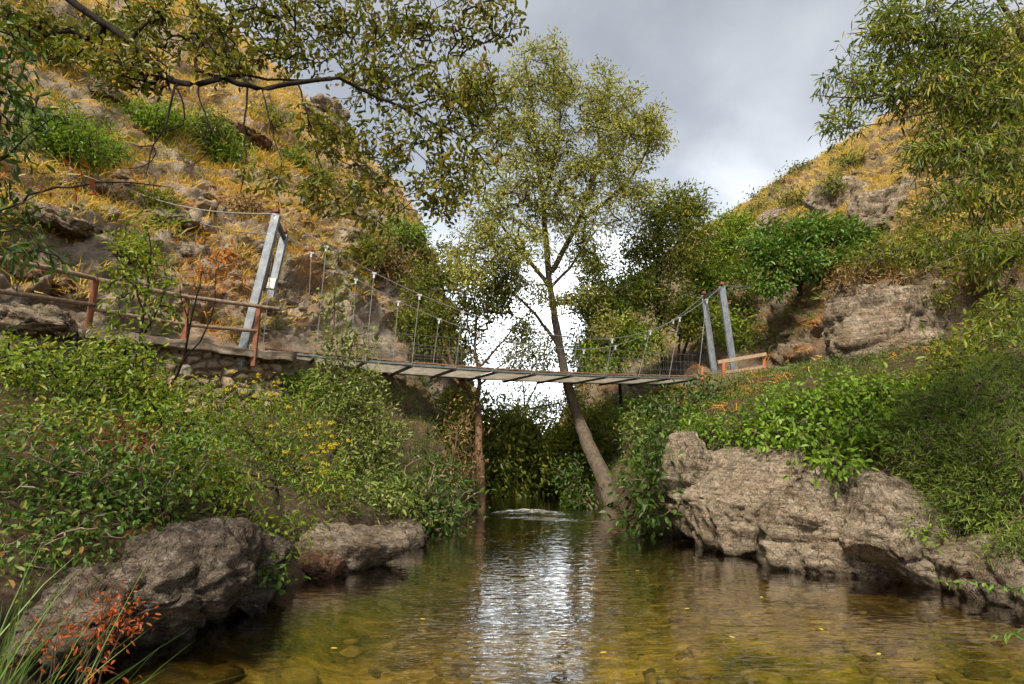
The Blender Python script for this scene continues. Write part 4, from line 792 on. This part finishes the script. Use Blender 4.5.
bush('tall thin leafy shoot standing in front of the bridge deck at the left', (338, 420), [(336, 262, 0, 7, 26), (337, 310, 0, 14, 36), (352, 345, 0, 24, 24), (335, 355, 0, 20, 34), (342, 400, 0, 24, 30)], 'grey', 5.5, 206, 'leafy_shoot', 'shrub', base3=on_ground(-3.7, 12.6), dens=.7, aspect=.5, group='shrubs on the left bank', stems=5)
bush('dark green shrub with bare dead twigs leaning over the water on the left', (425, 522), [(430, 480, .2, 36, 28), (455, 500, 0, 28, 20), (405, 505, 0, 24, 22), (445, 525, -.2, 24, 14)], 'deep', 6.5, 207, base3=on_ground(-1.75, 11.9), dens=1.3, aspect=.5, bark='bark_pale', group='shrubs on the left bank', stems=9)
bush('dry reddish shrub hanging on the dark left cliff behind the straight trunk', (462, 480), [(462, 440, 0, 20, 46), (445, 470, 0, 18, 30)], 'brown', 5, 208, base3=on_ground(-1.4, 15.9), dens=1.1, aspect=.4, group='shrubs on the left bank')
# saplings in front of the railing
def sapling(label, stem, forks, lobes, lm, seed, leafpx, Y, dens, w=.03):
    p = poly(*stem)[0]; s = pxm(*stem[0]); limbs = [(poly(*stem), w, w * .6)] + [(poly(*f), w * .55, .008) for f in forks]; lb = [lobe_px(u, v, Y + d, ru, rv, .7 * ru * s) for u, v, d, ru, rv in lobes]
    n = int(sum(math.pi * l[3] * l[4] for l in lobes) * dens / (leafpx ** 2 * .3) / 9)
    return plant('sapling', label, 'sapling', p, limbs, lb, n, 9, leafpx * s, leafpx * s * .5, L[lm], M['bark_dark'], seed, spread=leafpx * s * 1.3, rtip=.004, step=.12, group='black stemmed saplings on the left bank', flat=.5, wood='stems')
sapling('black stemmed sapling with yellow green leaves in front of the path railing', ((146, 420, 10.3), (142, 370, 10.3), (141, 335, 10.3), (143, 310, 10.3)), [((143, 312, 10.3), (135, 285, 10.2), (128, 262, 10.2)), ((143, 312, 10.3), (150, 280, 10.4), (152, 250, 10.4), (146, 222, 10.4)), ((141, 340, 10.3), (158, 310, 10.4), (166, 285, 10.4))], [(140, 275, 0, 36, 26), (130, 255, 0, 28, 20), (155, 290, 0, 28, 22), (148, 222, .1, 34, 16), (118, 290, 0, 20, 16), (145, 320, 0, 36, 14)], 'lime', 221, 6, 10.3, 1.0, .035)
sapling('black forked sapling topped with rusty orange leaves left of the left steel posts', ((150, 425, 10.8), (166, 395, 10.8), (178, 372, 10.8), (186, 350, 10.8), (190, 325, 10.8)), [((190, 325, 10.8), (197, 295, 10.8), (203, 265, 10.8)), ((182, 362, 10.8), (205, 335, 10.7), (215, 300, 10.7), (216, 270, 10.7)), ((190, 330, 10.8), (182, 300, 10.9), (180, 285, 10.9))], [(210, 245, 0, 22, 22), (222, 270, 0, 26, 20), (200, 275, 0, 22, 16), (238, 262, 0, 14, 14)], 'orange', 222, 5, 10.8, .55, .03)

# ---- shrubs on the right bank
bush('wide bright green bramble spilling over the cliff blocks on the right bank', (820, 440), [(782, 418, .2, 40, 24), (830, 405, .3, 48, 28), (880, 400, .4, 42, 26), (800, 440, -.2, 52, 28), (860, 440, -.2, 50, 32), (745, 436, 0, 24, 20), (832, 470, -.5, 20, 24), (845, 384, .8, 34, 12)], 'bright', 5.5, 231, 'bramble', 'bramble', base3=on_ground(5.9, 11.9), dens=1.7, aspect=.6, droop=.5, flat=.6, group='shrubs on the right bank', stems=12)
bush('tall feathery blue green bush at the right edge above the water', (985, 525), [(975, 420, .2, 50, 50), (940, 460, 0, 42, 42), (1010, 470, 0, 50, 60), (960, 505, -.3, 36, 32), (1000, 390, .3, 50, 34), (925, 420, .3, 34, 34), (1020, 540, -.3, 30, 26)], 'tamarisk', 5.5, 232, 'feathery_bush', 'bush', base3=on_ground(6.7, 8.6), dens=1.9, aspect=.17, droop=.1, group='shrubs on the right bank', stems=12, along=.8, flat=.2)
bush('dark green shrub on the bank below the right bridge end', (690, 430), [(690, 415, 0, 34, 24), (665, 440, -.1, 26, 28), (710, 395, .2, 26, 16), (660, 405, .3, 22, 18)], 'deep', 5, 233, dens=1.5, aspect=.55, group='shrubs on the right bank', base3=on_ground(4.3, 15.2))
bush('dark green shrub at the foot of the leaning trunk', (600, 520), [(578, 500, 1.5, 16, 20), (652, 492, 0, 26, 32), (645, 515, -.2, 30, 12), (660, 460, .3, 24, 26), (572, 478, 3, 16, 22), (590, 520, .5, 18, 7)], 'deep', 5.5, 234, dens=1.6, aspect=.55, group='shrubs on the right bank', base3=on_ground(2.6, 15.5), droop=.4, flat=.6)
bush('grey green shrub behind the leaning trunk under the bridge', (630, 450), [(640, 430, 0, 24, 22), (655, 450, 0, 24, 20)], 'grey', 4, 235, dens=1.2, aspect=.5, group='shrubs on the right bank', base3=on_ground(4.2, 18.8))
bush('yellow green overhanging bush behind the huge grey boulder', (910, 310), [(900, 260, 0, 52, 30), (950, 250, 0, 46, 28), (990, 260, 0, 40, 30), (930, 225, .4, 34, 18)], 'olive', 5.5, 236, dens=1.5, aspect=.35, group='shrubs on the right slope', stems=10, base3=on_ground(12.6, 18.5))
bush('withered brown shrub draped over the top of the huge grey boulder', (868, 300), [(872, 276, 0, 44, 12), (845, 286, -.2, 22, 10), (900, 282, -.2, 22, 8)], 'brown', 4.5, 237, 'dead_shrub', 'shrub', dens=1.6, aspect=.35, group='shrubs on the right slope', base3=at(868, 300, 17.3), stems=10)
bush('dark green shrub between the huge grey boulder and the right edge', (980, 390), [(970, 350, 0, 30, 26), (1005, 330, 0, 34, 34), (1000, 370, -.2, 40, 24), (940, 375, -.3, 26, 14)], 'willow', 6, 238, dens=1.2, aspect=.4, group='shrubs on the right slope', base3=on_ground(9.3, 12.6), stems=10)
bush('small leafy sprig growing from the cliff block above the water line', (815, 540), [(920, 532, 0, 12, 5)], 'bright', 5, 239, 'sprig', 'plant', dens=1.2, base3=at(920, 540, 8.0), stems=3)
for i, (u, v, ru, rv, lab) in enumerate([(715, 262, 22, 24, 'yellow green bush on the right ridge beside the slim leaning tree'), (735, 300, 22, 16, 'olive bush left of the round green tree'), (870, 262, 24, 18, 'green bush at the right foot of the round green tree'), (935, 300, 16, 10, 'low bush on the reddish bank right of the huge boulder')]):
    bush(lab, (u, v + rv), [(u, v, 0, ru, rv), (u + ru * .6, v + rv * .3, 0, ru * .6, rv * .6)], 'olive', 4.2, 245 + i, dens=1.6, aspect=.4, group='shrubs on the right slope')

for i, (u, v, ru, rv, lm, lab) in enumerate([(705, 425, 20, 22, 'bright', 'light green shrub beside the pale upright rock under the right bridge end'), (778, 398, 26, 10, 'bright', 'low green bush just below the right railing'), (900, 385, 40, 18, 'lime', 'yellow green bush in front of the huge grey boulder'), (955, 365, 30, 24, 'willow', 'narrow leaved bush right of the huge grey boulder'),
        (215, 470, 26, 30, 'lime', 'slender lime bush between the brambles and the flowering bush'), (125, 440, 34, 22, 'maroon', 'reddish twiggy shrub mixed into the brambles on the left bank'), (300, 385, 26, 18, 'bright', 'fresh green bush under the left end of the deck'), (640, 410, 24, 24, 'bright', 'leafy bush under the right half of the bridge deck'), (745, 330, 24, 24, 'lime', 'yellow green bush behind the right steel posts')]):
    bush(lab, (u, v + rv * .8), [(u, v, 0, ru, rv), (u + ru * .5, v + rv * .4, 0, ru * .6, rv * .5), (u - ru * .5, v + rv * .3, 0, ru * .6, rv * .5)], lm, 5 if v > 400 else 4.2, 260 + i, dens=.6 if lm == 'maroon' else 1.4, aspect=.45, stems=8, group='bushes filling the banks')

# ---- far shrubs on both hillsides
far = [(62, 140, 46, 34, 'bright', 'large fresh green bush in the golden grass of the upper left hillside'), (100, 150, 26, 18, 'bright', 'small fresh green bush touching the large one on the upper left hillside'), (150, 118, 30, 20, 'bright', 'green bush under the thick oak limb on the left hillside'),
       (195, 130, 34, 20, 'grey', 'grey green bush right of the one under the oak limb'), (225, 150, 24, 20, 'bright', 'green bush on the left hillside above the anchor cable'), (50, 42, 40, 26, 'lime', 'pale green bush near the top left corner'), (115, 30, 30, 14, 'lime', 'small pale bush high on the left hillside'),
       (295, 160, 18, 10, 'bright', 'small bush low on the left skyline slope'), (320, 180, 16, 9, 'olive', 'tiny olive bush lower on the left skyline slope'), (270, 118, 16, 9, 'olive', 'olive bush near the left skyline crag'), (232, 65, 12, 9, 'grey', 'grey bush just under the skyline crag'), (385, 262, 30, 20, 'brown', 'brown dry bush on the shoulder of the left cliff'),
       (370, 250, 22, 14, 'olive', 'olive bush left of the small bright tree on the cliff shoulder'), (150, 200, 26, 12, 'olive', 'low yellow green bush beside the path ledge'), (130, 250, 22, 12, 'lime', 'lime green bush on the ledge above the path rail'), (240, 205, 18, 9, 'brown', 'dry brown clump beside the top of the left steel post')]
for i, (u, v, ru, rv, lm, lab) in enumerate(far):
    r = np.random.default_rng(300 + i); lbs = [(u, v, 0, ru, rv * .8)] + [(u + r.uniform(-.7, .7) * ru, v + r.uniform(-.4, .5) * rv, 0, ru * .5, rv * .55) for k in range(3)]
    bush(lab, (u, v + rv * .9), [(a, b, c_, d * 1.15, e_ * 1.15) for a, b, c_, d, e_ in lbs], lm, 4.2, 300 + i, dens=1.5, aspect=.42, group='shrubs on the left hillside', stems=7)
bush('small bright green tree standing on the shoulder of the left cliff', (400, 252), [(402, 228, 0, 24, 16), (388, 236, 0, 14, 10), (416, 238, 0, 14, 10)], 'bright', 3.6, 330, 'small_tree', 'tree', dens=1.5, aspect=.5, stems=4)
for i, (u, v, ru, rv, lm, lab) in enumerate([(790, 200, 15, 12, 'olive', 'olive bush above the round green tree on the right ridge'), (762, 205, 10, 6, 'olive', 'low bush in the grass of the right ridge'), (830, 185, 14, 9, 'olive', 'bush just above the grey outcrop on the right hillside'), (850, 160, 18, 8, 'olive', 'long low bush high on the right hillside'),
                                             (800, 168, 7, 6, 'deep', 'small round dark bush on the right skyline'), (782, 178, 5, 8, 'deep', 'tiny dark conical bush on the right skyline'), (755, 196, 6, 5, 'deep', 'tiny dark bush low on the right skyline'), (838, 150, 9, 4, 'olive', 'flat bush on the right skyline beside the willow'), (735, 225, 12, 8, 'olive', 'bush at the lower end of the right ridge'), (770, 190, 6, 4, 'grey', 'grey tuft near the tiny conical bush')]):
    bush(lab, (u, v + rv * .8), [(u, v, 0, ru, rv), (u + ru * .5, v + rv * .3, 0, ru * .6, rv * .6)], lm, 3, 350 + i, dens=1.6, aspect=.45, group='shrubs on the right ridge', stems=4)

# ---- the dark leafy tunnel upstream
def ftree(label, stem, lobes, lm, n, seed, leaf=.2, per=26, spread=.3):
    p = poly(*stem)[0]; lb = [lobe_px(*a) for a in lobes]; limbs = [(poly(*stem), .12, .05)] + [(np.array([poly(*stem)[-1], c]), .05, .015) for c, R in lb]
    plant('river_tree', label, 'tree', p, limbs, lb, n, per, leaf, leaf * .42, L[lm], M['bark_dark'], seed, spread=spread, rtip=.008, step=.35, droop=.5, flat=.3, shell=.5, along=.3, group='trees over the river upstream')
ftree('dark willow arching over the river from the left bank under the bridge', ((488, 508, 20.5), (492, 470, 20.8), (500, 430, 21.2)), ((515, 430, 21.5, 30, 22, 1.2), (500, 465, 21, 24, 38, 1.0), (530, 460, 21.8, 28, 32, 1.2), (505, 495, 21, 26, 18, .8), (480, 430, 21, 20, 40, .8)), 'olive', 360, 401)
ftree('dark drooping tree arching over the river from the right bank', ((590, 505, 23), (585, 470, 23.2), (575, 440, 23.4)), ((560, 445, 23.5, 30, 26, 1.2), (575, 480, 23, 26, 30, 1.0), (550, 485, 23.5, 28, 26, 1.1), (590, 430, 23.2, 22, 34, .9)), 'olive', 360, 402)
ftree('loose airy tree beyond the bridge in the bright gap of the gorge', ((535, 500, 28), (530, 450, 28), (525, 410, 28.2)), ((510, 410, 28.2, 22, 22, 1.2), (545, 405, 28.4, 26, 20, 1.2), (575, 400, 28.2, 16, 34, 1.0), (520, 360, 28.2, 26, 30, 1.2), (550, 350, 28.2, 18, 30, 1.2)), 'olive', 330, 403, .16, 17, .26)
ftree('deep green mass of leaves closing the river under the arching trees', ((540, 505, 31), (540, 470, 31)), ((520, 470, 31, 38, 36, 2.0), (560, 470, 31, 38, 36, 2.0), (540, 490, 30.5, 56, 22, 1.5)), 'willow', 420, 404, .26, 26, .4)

# ---- overhanging oak at the upper left, trunk out of frame
Yo = 4.6
base = on_ground(-5.6, 3.4); top = at(62, -6, 4.55)
limbs = [(np.array([base, base + [.05, .1, 1.2], base + [.35, .4, 2.6], top * .5 + (base + [.3, .3, 3.2]) * .5 + [0, 0, .25], top]), .16, .034),
         (poly((62, -6, 4.55), (90, 14, 4.5), (130, 40, 4.5), (152, 66, 4.5), (172, 85, 4.5), (195, 84, 4.5), (222, 77, 4.5), (246, 86, 4.5), (270, 89, 4.5), (300, 82, 4.5), (340, 78, 4.55)), .034, .017),
         (poly((215, 78, 4.5), (240, 74, 4.6), (275, 79, 4.7), (310, 80, 4.8)), .014, .008), (poly((340, 78, 4.55), (380, 98, 4.6), (410, 112, 4.6), (438, 124, 4.7), (470, 140, 4.7), (492, 172, 4.7)), .015, .005),
         (poly((438, 124, 4.7), (442, 150, 4.7), (447, 185, 4.7)), .009, .004), (poly((340, 78, 4.55), (360, 60, 4.7), (385, 30, 4.8), (400, -5, 4.9)), .010, .005), (poly((130, 40, 4.5), (160, 10, 4.6), (200, -15, 4.7)), .014, .008),
         (np.array([at(200, -15, 4.7), at(275, -2, 4.8), at(300, 26, 4.8), at(345, 66, 4.8), at(365, 100, 4.8)]), .010, .005), (poly((175, 86, 4.5), (168, 118, 4.45), (158, 140, 4.4), (150, 152, 4.4), (146, 175, 4.4)), .010, .004),
         (poly((178, 88, 4.5), (186, 108, 4.5), (186, 128, 4.5), (172, 134, 4.5), (135, 130, 4.5)), .008, .003), (poly((152, 150, 4.4), (138, 146, 4.4), (128, 143, 4.4)), .005, .003), (poly((155, 145, 4.4), (162, 160, 4.4), (145, 170, 4.4), (120, 168, 4.4)), .005, .003),
         (poly((195, 86, 4.5), (204, 112, 4.5), (210, 140, 4.5), (205, 160, 4.5), (185, 168, 4.5)), .007, .003), (poly((248, 88, 4.5), (244, 125, 4.5), (246, 155, 4.5), (240, 195, 4.5)), .008, .004), (poly((262, 90, 4.5), (275, 140, 4.5), (285, 170, 4.5)), .007, .003),
         (poly((300, 82, 4.5), (308, 125, 4.5), (320, 165, 4.5), (330, 200, 4.5)), .008, .003), (poly((246, 86, 4.5), (230, 50, 4.5), (215, 20, 4.5)), .008, .004)]
lb = [lobe_px(*a) for a in ((40, 22, 4.7, 60, 30, .4), (100, 60, 4.6, 40, 30, .3), (285, 50, 4.7, 50, 24, .3), (360, 250, 4.6, 30, 14, .2), (150, 20, 4.7, 60, 30, .5), (215, 35, 4.6, 50, 40, .4), (270, 15, 4.8, 60, 28, .5), (130, 70, 4.5, 40, 24, .3), (225, 65, 4.5, 35, 20, .25), (345, 20, 4.8, 60, 36, .4), (420, 25, 4.8, 60, 36, .4), (490, 15, 4.8, 45, 24, .35), (380, 75, 4.7, 62, 40, .35), (445, 95, 4.7, 55, 45, .35),
                               (330, 130, 4.6, 50, 40, .3), (400, 150, 4.7, 62, 45, .3), (460, 165, 4.7, 45, 48, .3), (310, 190, 4.5, 45, 26, .25), (250, 175, 4.5, 45, 18, .25), (370, 200, 4.6, 45, 30, .3), (440, 200, 4.7, 40, 26, .3), (505, 130, 4.7, 22, 28, .2), (215, 190, 4.5, 28, 12, .2), (480, 90, 4.7, 40, 40, .3))]
def oak_keep(T):
    u, v, z = project(T); return (noise3(T * 3.1 + 3) > -.36) & ~((u < 235) & (v > 105)) | (z < 0)
plant('oak_tree', 'oak with a thick black limb and sparse yellow green leaves hanging into the upper left', 'tree', base, limbs, lb, 3300, 4, .058, .031, L['oak'], M['bark_dark'], 411, spread=.03, rtip=.0021, step=.085, droop=.35, flat=.4, shell=.6, sides=8, along=.4, keep=oak_keep, power=.45)
# green leafy tree standing at the left edge
base = on_ground(-4.9, 4.3)
limbs = [(np.array([base, base + [.1, .1, .8], at(-60, 260, 4.0)]), .05, .022), (poly((-60, 260, 4.0), (-35, 180, 3.9), (-20, 110, 3.8), (-5, 50, 3.8)), .02, .008), (poly((-35, 180, 3.9), (10, 150, 3.7), (50, 120, 3.6)), .009, .004), (poly((-50, 215, 4), (0, 214, 3.8), (35, 196, 3.7), (62, 186, 3.7), (112, 180, 3.7), (170, 187, 3.7)), .010, .004), (poly((-50, 235, 4), (10, 235, 3.9), (45, 215, 3.9)), .007, .003)]
lb = [lobe_px(*a) for a in ((-10, 45, 3.8, 34, 45, .3), (15, 85, 3.7, 34, 36, .3), (0, 130, 3.7, 36, 34, .3), (40, 110, 3.6, 26, 18, .2), (20, 165, 3.7, 28, 22, .2), (15, 230, 3.8, 30, 26, .25), (0, 20, 3.8, 26, 20, .2), (30, 262, 3.9, 34, 18, .2), (-40, 150, 3.8, 40, 120, .4))]
plant('young_tree', 'young tree with dark green pointed leaves at the left picture edge', 'tree', base, limbs, lb, 210, 6, .075, .030, L['deep'], M['bark_dark'], 412, spread=.06, rtip=.002, step=.09, droop=.45, flat=.5, along=.6)
rl = [(52, 192), (68, 165), (82, 164), (92, 188), (76, 192), (82, 173), (40, 193), (5, 172), (96, 193)]
sprr = np.random.default_rng(9); C = np.repeat(np.array([at(u, v, 3.65) for u, v in rl]), 2, 0); D = np.tile([.3, -.1, -.2], (len(C), 1)); V, Fq, rr = leaves(C, D,   .055, .032, sprr, .1, .3)
tw = poly((0, 216, 3.8), (38, 194, 3.68), (66, 180, 3.65), (100, 186, 3.65)); sb = tw[0]
spt = thing('withered_twig', 'thin twig with a few large withered red brown leaves at the left', 'twig', sb); V2, F2 = tubes([(tw, np.array([.005, .004, .003, .002]))], 6)
link('stem', mesh_np('stem', V2 - sb, F2, M['bark'], smooth=True), spt); link('leaves', mesh_np('leaves', V - sb, Fq, L['maroon'], {'rnd': ('FACE', rr)}), spt)

# ---- willow at the upper right, trunk out of frame
base = on_ground(7.6, 6.6); tp = at(1075, 130, 6.4)
limbs = [(np.array([base, base + [-.1, 0, 1.5], base + [-.3, -.1, 3], tp]), .18, .07), (poly((1075, 130, 6.4), (1040, 60, 6.2), (1010, 20, 6.1), (985, -30, 6)), .05, .02), (poly((1075, 130, 6.4), (1030, 110, 6.1), (970, 100, 6), (900, 95, 6), (850, 98, 6), (815, 95, 6.0)), .035, .005), (poly((1050, 80, 6.3), (990, 50, 6.1), (930, 30, 6), (870, 20, 6)), .03, .005),
         (poly((1075, 180, 6.4), (1020, 170, 6.1), (960, 175, 5.9), (910, 190, 5.8)), .025, .005), (poly((1075, 235, 6.4), (1010, 240, 5.9), (960, 255, 5.7), (930, 268, 5.6)), .02, .004), (poly((1075, 130, 6.4), (1070, 200, 6.4), (1075, 260, 6.3)), .05, .02), (poly((960, 104, 6), (910, 120, 6), (870, 125, 6), (835, 130, 6)), .012, .004)]
lb = [lobe_px(*a) for a in ((985, 40, 6.1, 60, 50, .7), (930, 30, 6, 50, 40, .6), (880, 40, 6, 38, 36, .5), (900, 85, 6, 50, 30, .5), (850, 85, 6, 34, 20, .4), (845, 118, 6, 26, 13, .35), (960, 100, 6, 60, 45, .6), (1010, 110, 6.1, 50, 60, .7), (985, 160, 5.9, 55, 36, .6), (930, 150, 5.9, 34, 24, .4), (1010, 200, 6, 44, 30, .6), (950, 195, 5.8, 34, 18, .4), (885, 10, 6, 30, 24, .4), (970, 245, 5.7, 36, 14, .35), (1015, 250, 5.9, 34, 22, .5), (1010, 310, 5.8, 26, 20, .4), (1090, 80, 6.4, 70, 120, 1.0))]
plant('willow_tree', 'overhanging willow with long narrow leaves filling the upper right corner', 'tree', base, limbs, lb, 1800, 11, .105, .022, L['willow'], M['bark'], 421, spread=.07, rtip=.0026, step=.12, droop=.55, flat=.35, shell=.5, sides=7, along=.6, keep=lambda T: noise3(T * 1.9 + 8) > -.38)
# leafy twigs hanging near the water at the lower right
tw = poly((1060, 575, 5.0), (1035, 585, 4.9), (1010, 588, 4.85), (975, 580, 4.85), (945, 582, 4.85)); tb = tw[0]; t2 = poly((1062, 622, 4.4), (1030, 628, 4.35), (1000, 634, 4.3))
tg = thing('hanging_twig', 'green leafy twigs dangling just above the water at the right edge', 'twig', tb); V, Fq = tubes([(tw, np.linspace(.005, .002, 5)), (t2, np.linspace(.004, .002, 3)), (np.array([tw[0] + [.8, .2, .5], tw[0]]), np.array([.008, .005])), (np.array([tw[0] + [.5, .1, .35], t2[0]]), np.array([.006, .004]))], 6); link('stem', mesh_np('stem', V - tb, Fq, M['bark']), tg)
C = np.concatenate([resample(tw, .06), resample(t2, .05)]); C = np.repeat(C, 3, 0); V, Fq, rr = leaves(C, np.tile([-.6, 0, -.3], (len(C), 1)), .06, .024, sprr, .3, .5); link('leaves', mesh_np('leaves', V - tb, Fq, L['fig'], {'rnd': ('FACE', rr)}), tg)

# ---- lower left corner
def clump(name, label, cat, base, n, h, w, m, seed, lean, spread, segs=5, group=None):
    r = np.random.default_rng(seed); t = on_ground(base[0], base[1], .03); V, Fs, rr = blades(np.array([t]), np.array([[0, 0, 1.]]), n, h, w, r, lean, spread, segs)
    o = link(name, mesh_np(name, V - t, Fs, L[m], {'rnd': ('FACE', rr)}), None, t); return tag(o, label, cat, group)
clump('reed_clump', 'tall green reed blades at the left edge of the bottom corner', 'reeds', np.array([-3.05, 3.45, 0]), 170, 1.75, .016, 'reed', 431, .45, .16)
clump('reed_clump', 'long arching reed blades leaning over the water at the bottom left', 'reeds', np.array([-2.75, 3.3, 0]), 190, 1.5, .010, 'reed', 432, .95, .16)
clump('reed_clump', 'low thin reed blades at the bottom edge right of the arching ones', 'reeds', np.array([-2.45, 3.3, 0]), 130, 1.15, .008, 'reed', 433, 1.0, .14)
bush('leafy plant with rusty red leaves in front of the slanting slab', (100, 660), [(105, 612, 0, 24, 26), (80, 635, 0, 26, 22), (120, 585, .1, 16, 8), (130, 620, 0, 14, 16), (100, 665, -.1, 36, 14), (40, 640, 0, 12, 12)], 'red', 6.5, 434, 'red_leaved_plant', 'plant', dens=.42, aspect=.42, base3=on_ground(-3.0, 4.2), stems=9, droop=.6)
bush('small green plant at the waterline beside the hollow boulder', (275, 582), [(272, 572, 0, 12, 8), (258, 580, 0, 8, 5)], 'fig', 6, 435, 'waterside_plant', 'plant', dens=1.0, aspect=.7, base3=at(270, 586, 7.3), stems=4, flat=.7)

# ---- dry grass (nobody could count it)
rng = np.random.default_rng(15)
p, n_, z = scatter(TL, 26000, rng, lambda c, N, G, t: np.clip((G - .12) * 2.5, 0, 1) * (t > 4.15) * np.clip(noise3(c * .45) * 2 + .75, .08, 1))
V, Fs, rr = blades(p, n_, 11, np.clip(rng.normal(.42, .14, len(p)), .15, .9), .028, rng, 1.0, .13)
o = link('dry_grass', mesh_np('dry_grass', V, Fs, L['straw'], {'rnd': ('FACE', rr)})); o['kind'] = 'stuff'; tag(o, 'golden dry grass covering the left hillside', 'grass')
p, n_, z = scatter(TR, 18000, rng, lambda c, N, G, t: np.clip((G - .2) * 2.5, 0, 1) * (t > 3.9) * np.clip(noise3(c * .45) * 2 + .75, .08, 1))
V, Fs, rr = blades(p, n_, 11, np.clip(rng.normal(.40, .13, len(p)), .15, .9), .028, rng, 1.0, .13)
o = link('dry_grass', mesh_np('dry_grass', V, Fs, L['straw'], {'rnd': ('FACE', rr)})); o['kind'] = 'stuff'; tag(o, 'golden dry grass covering the right hillside', 'grass')
p, n_, z = scatter(TL, 1500, rng, lambda c, N, G, t: (t > 4.1) * (t < 5.5) * (c[:, 1] > 14) * np.clip(noise3(c * .8) * 3, 0, 1))
p2, n2, z2 = scatter(TR, 900, rng, lambda c, N, G, t: (t > 1.8) * (t < 4.8) * (c[:, 1] > 12) * np.clip(noise3(c * .8) * 3, 0, 1))
P = np.r_[p, p2]; V, Fs, rr = blades(P, np.r_[n_, n2], 16, .38, .02, rng, 1.5, .12)
o = link('rusty_grass', mesh_np('rusty_grass', V, Fs, L['rust_straw'], {'rnd': ('FACE', rr)})); o['kind'] = 'stuff'; tag(o, 'reddish withered grass tufts on the rocky slopes', 'grass')
for T, k, nm in ((TL, 2600, 'left'), (TR, 3000, 'right')):
    p, n_, z = scatter(T, k, rng, lambda c, N, G, t: (t > 4.1) * np.clip(noise3(c * .33 + 20) * 3 - .25, 0, 1))
    V, Fs, rr = blades(p, n_, 14, .34, .03, rng, 1.3, .16); o = link('green_grass', mesh_np('green_grass', V, Fs, L['olive'], {'rnd': ('FACE', rr)})); o['kind'] = 'stuff'; tag(o, 'olive green tufts among the dry grass of the %s hillside' % nm, 'grass')
# low green ground cover on both lower banks
P = []; NN = []
for T, k in ((TL, 9000), (TR, 9000)):
    p, n_, z = scatter(T, k, rng, lambda c, N, G, t: (t > .9) * (t < 3.4) * (c[:, 2] > .25) * np.where((c[:, 0] < 0) & (c[:, 1] < 9.5), .45, 1) * np.clip(noise3(c * .7 + 4) * 2 + .7, .1, 1)); P.append(p); NN.append(n_)
P = np.concatenate(P); NN = np.concatenate(NN); k = np.repeat(np.arange(len(P)), 14); C = P[k] + rng.normal(0, .12, (len(k), 3)) * [1, 1, .6] + NN[k] * .1; V, Fq, rr = leaves(C, NN[k] + rng.normal(0, .5, (len(k), 3)), .05, .028, rng, .2, .5)
o = link('ground_cover', mesh_np('ground_cover', V, Fq, L['bramble'], {'rnd': ('FACE', rr)})); o['kind'] = 'stuff'; tag(o, 'low green creeping plants covering the lower river banks', 'ground cover')

# ---- leaves drifting on the water
r = np.random.default_rng(501); lf = None
for k, (u, v) in enumerate(((557, 438 + 145), (690, 610), (735, 640), (640, 572), (760, 598), (420, 620), (330, 650), (820, 630), (600, 655), (880, 655))):
    d = ray(u, v); q = np.array([0, 0, CAMZ]) + d * (-CAMZ / d[2])
    if lf is None: V, Fq, rr = leaves(np.zeros((1, 3)), np.array([[1., 0, 0]]), .07, .045, np.random.default_rng(3), 0, 1.0); V[:, 2] = np.abs(V[:, 2]) * .15; lf = mesh_np('fallen_leaf', V, Fq, L['flower'], {'rnd': ('FACE', rr)})
    o = link('fallen_leaf', lf, None, q + [0, 0, .016]); o.rotation_euler = (0, 0, r.uniform(0, 6.28)); tag(o, 'small yellow leaf drifting on the river surface', 'leaf', 'yellow leaves drifting on the river')
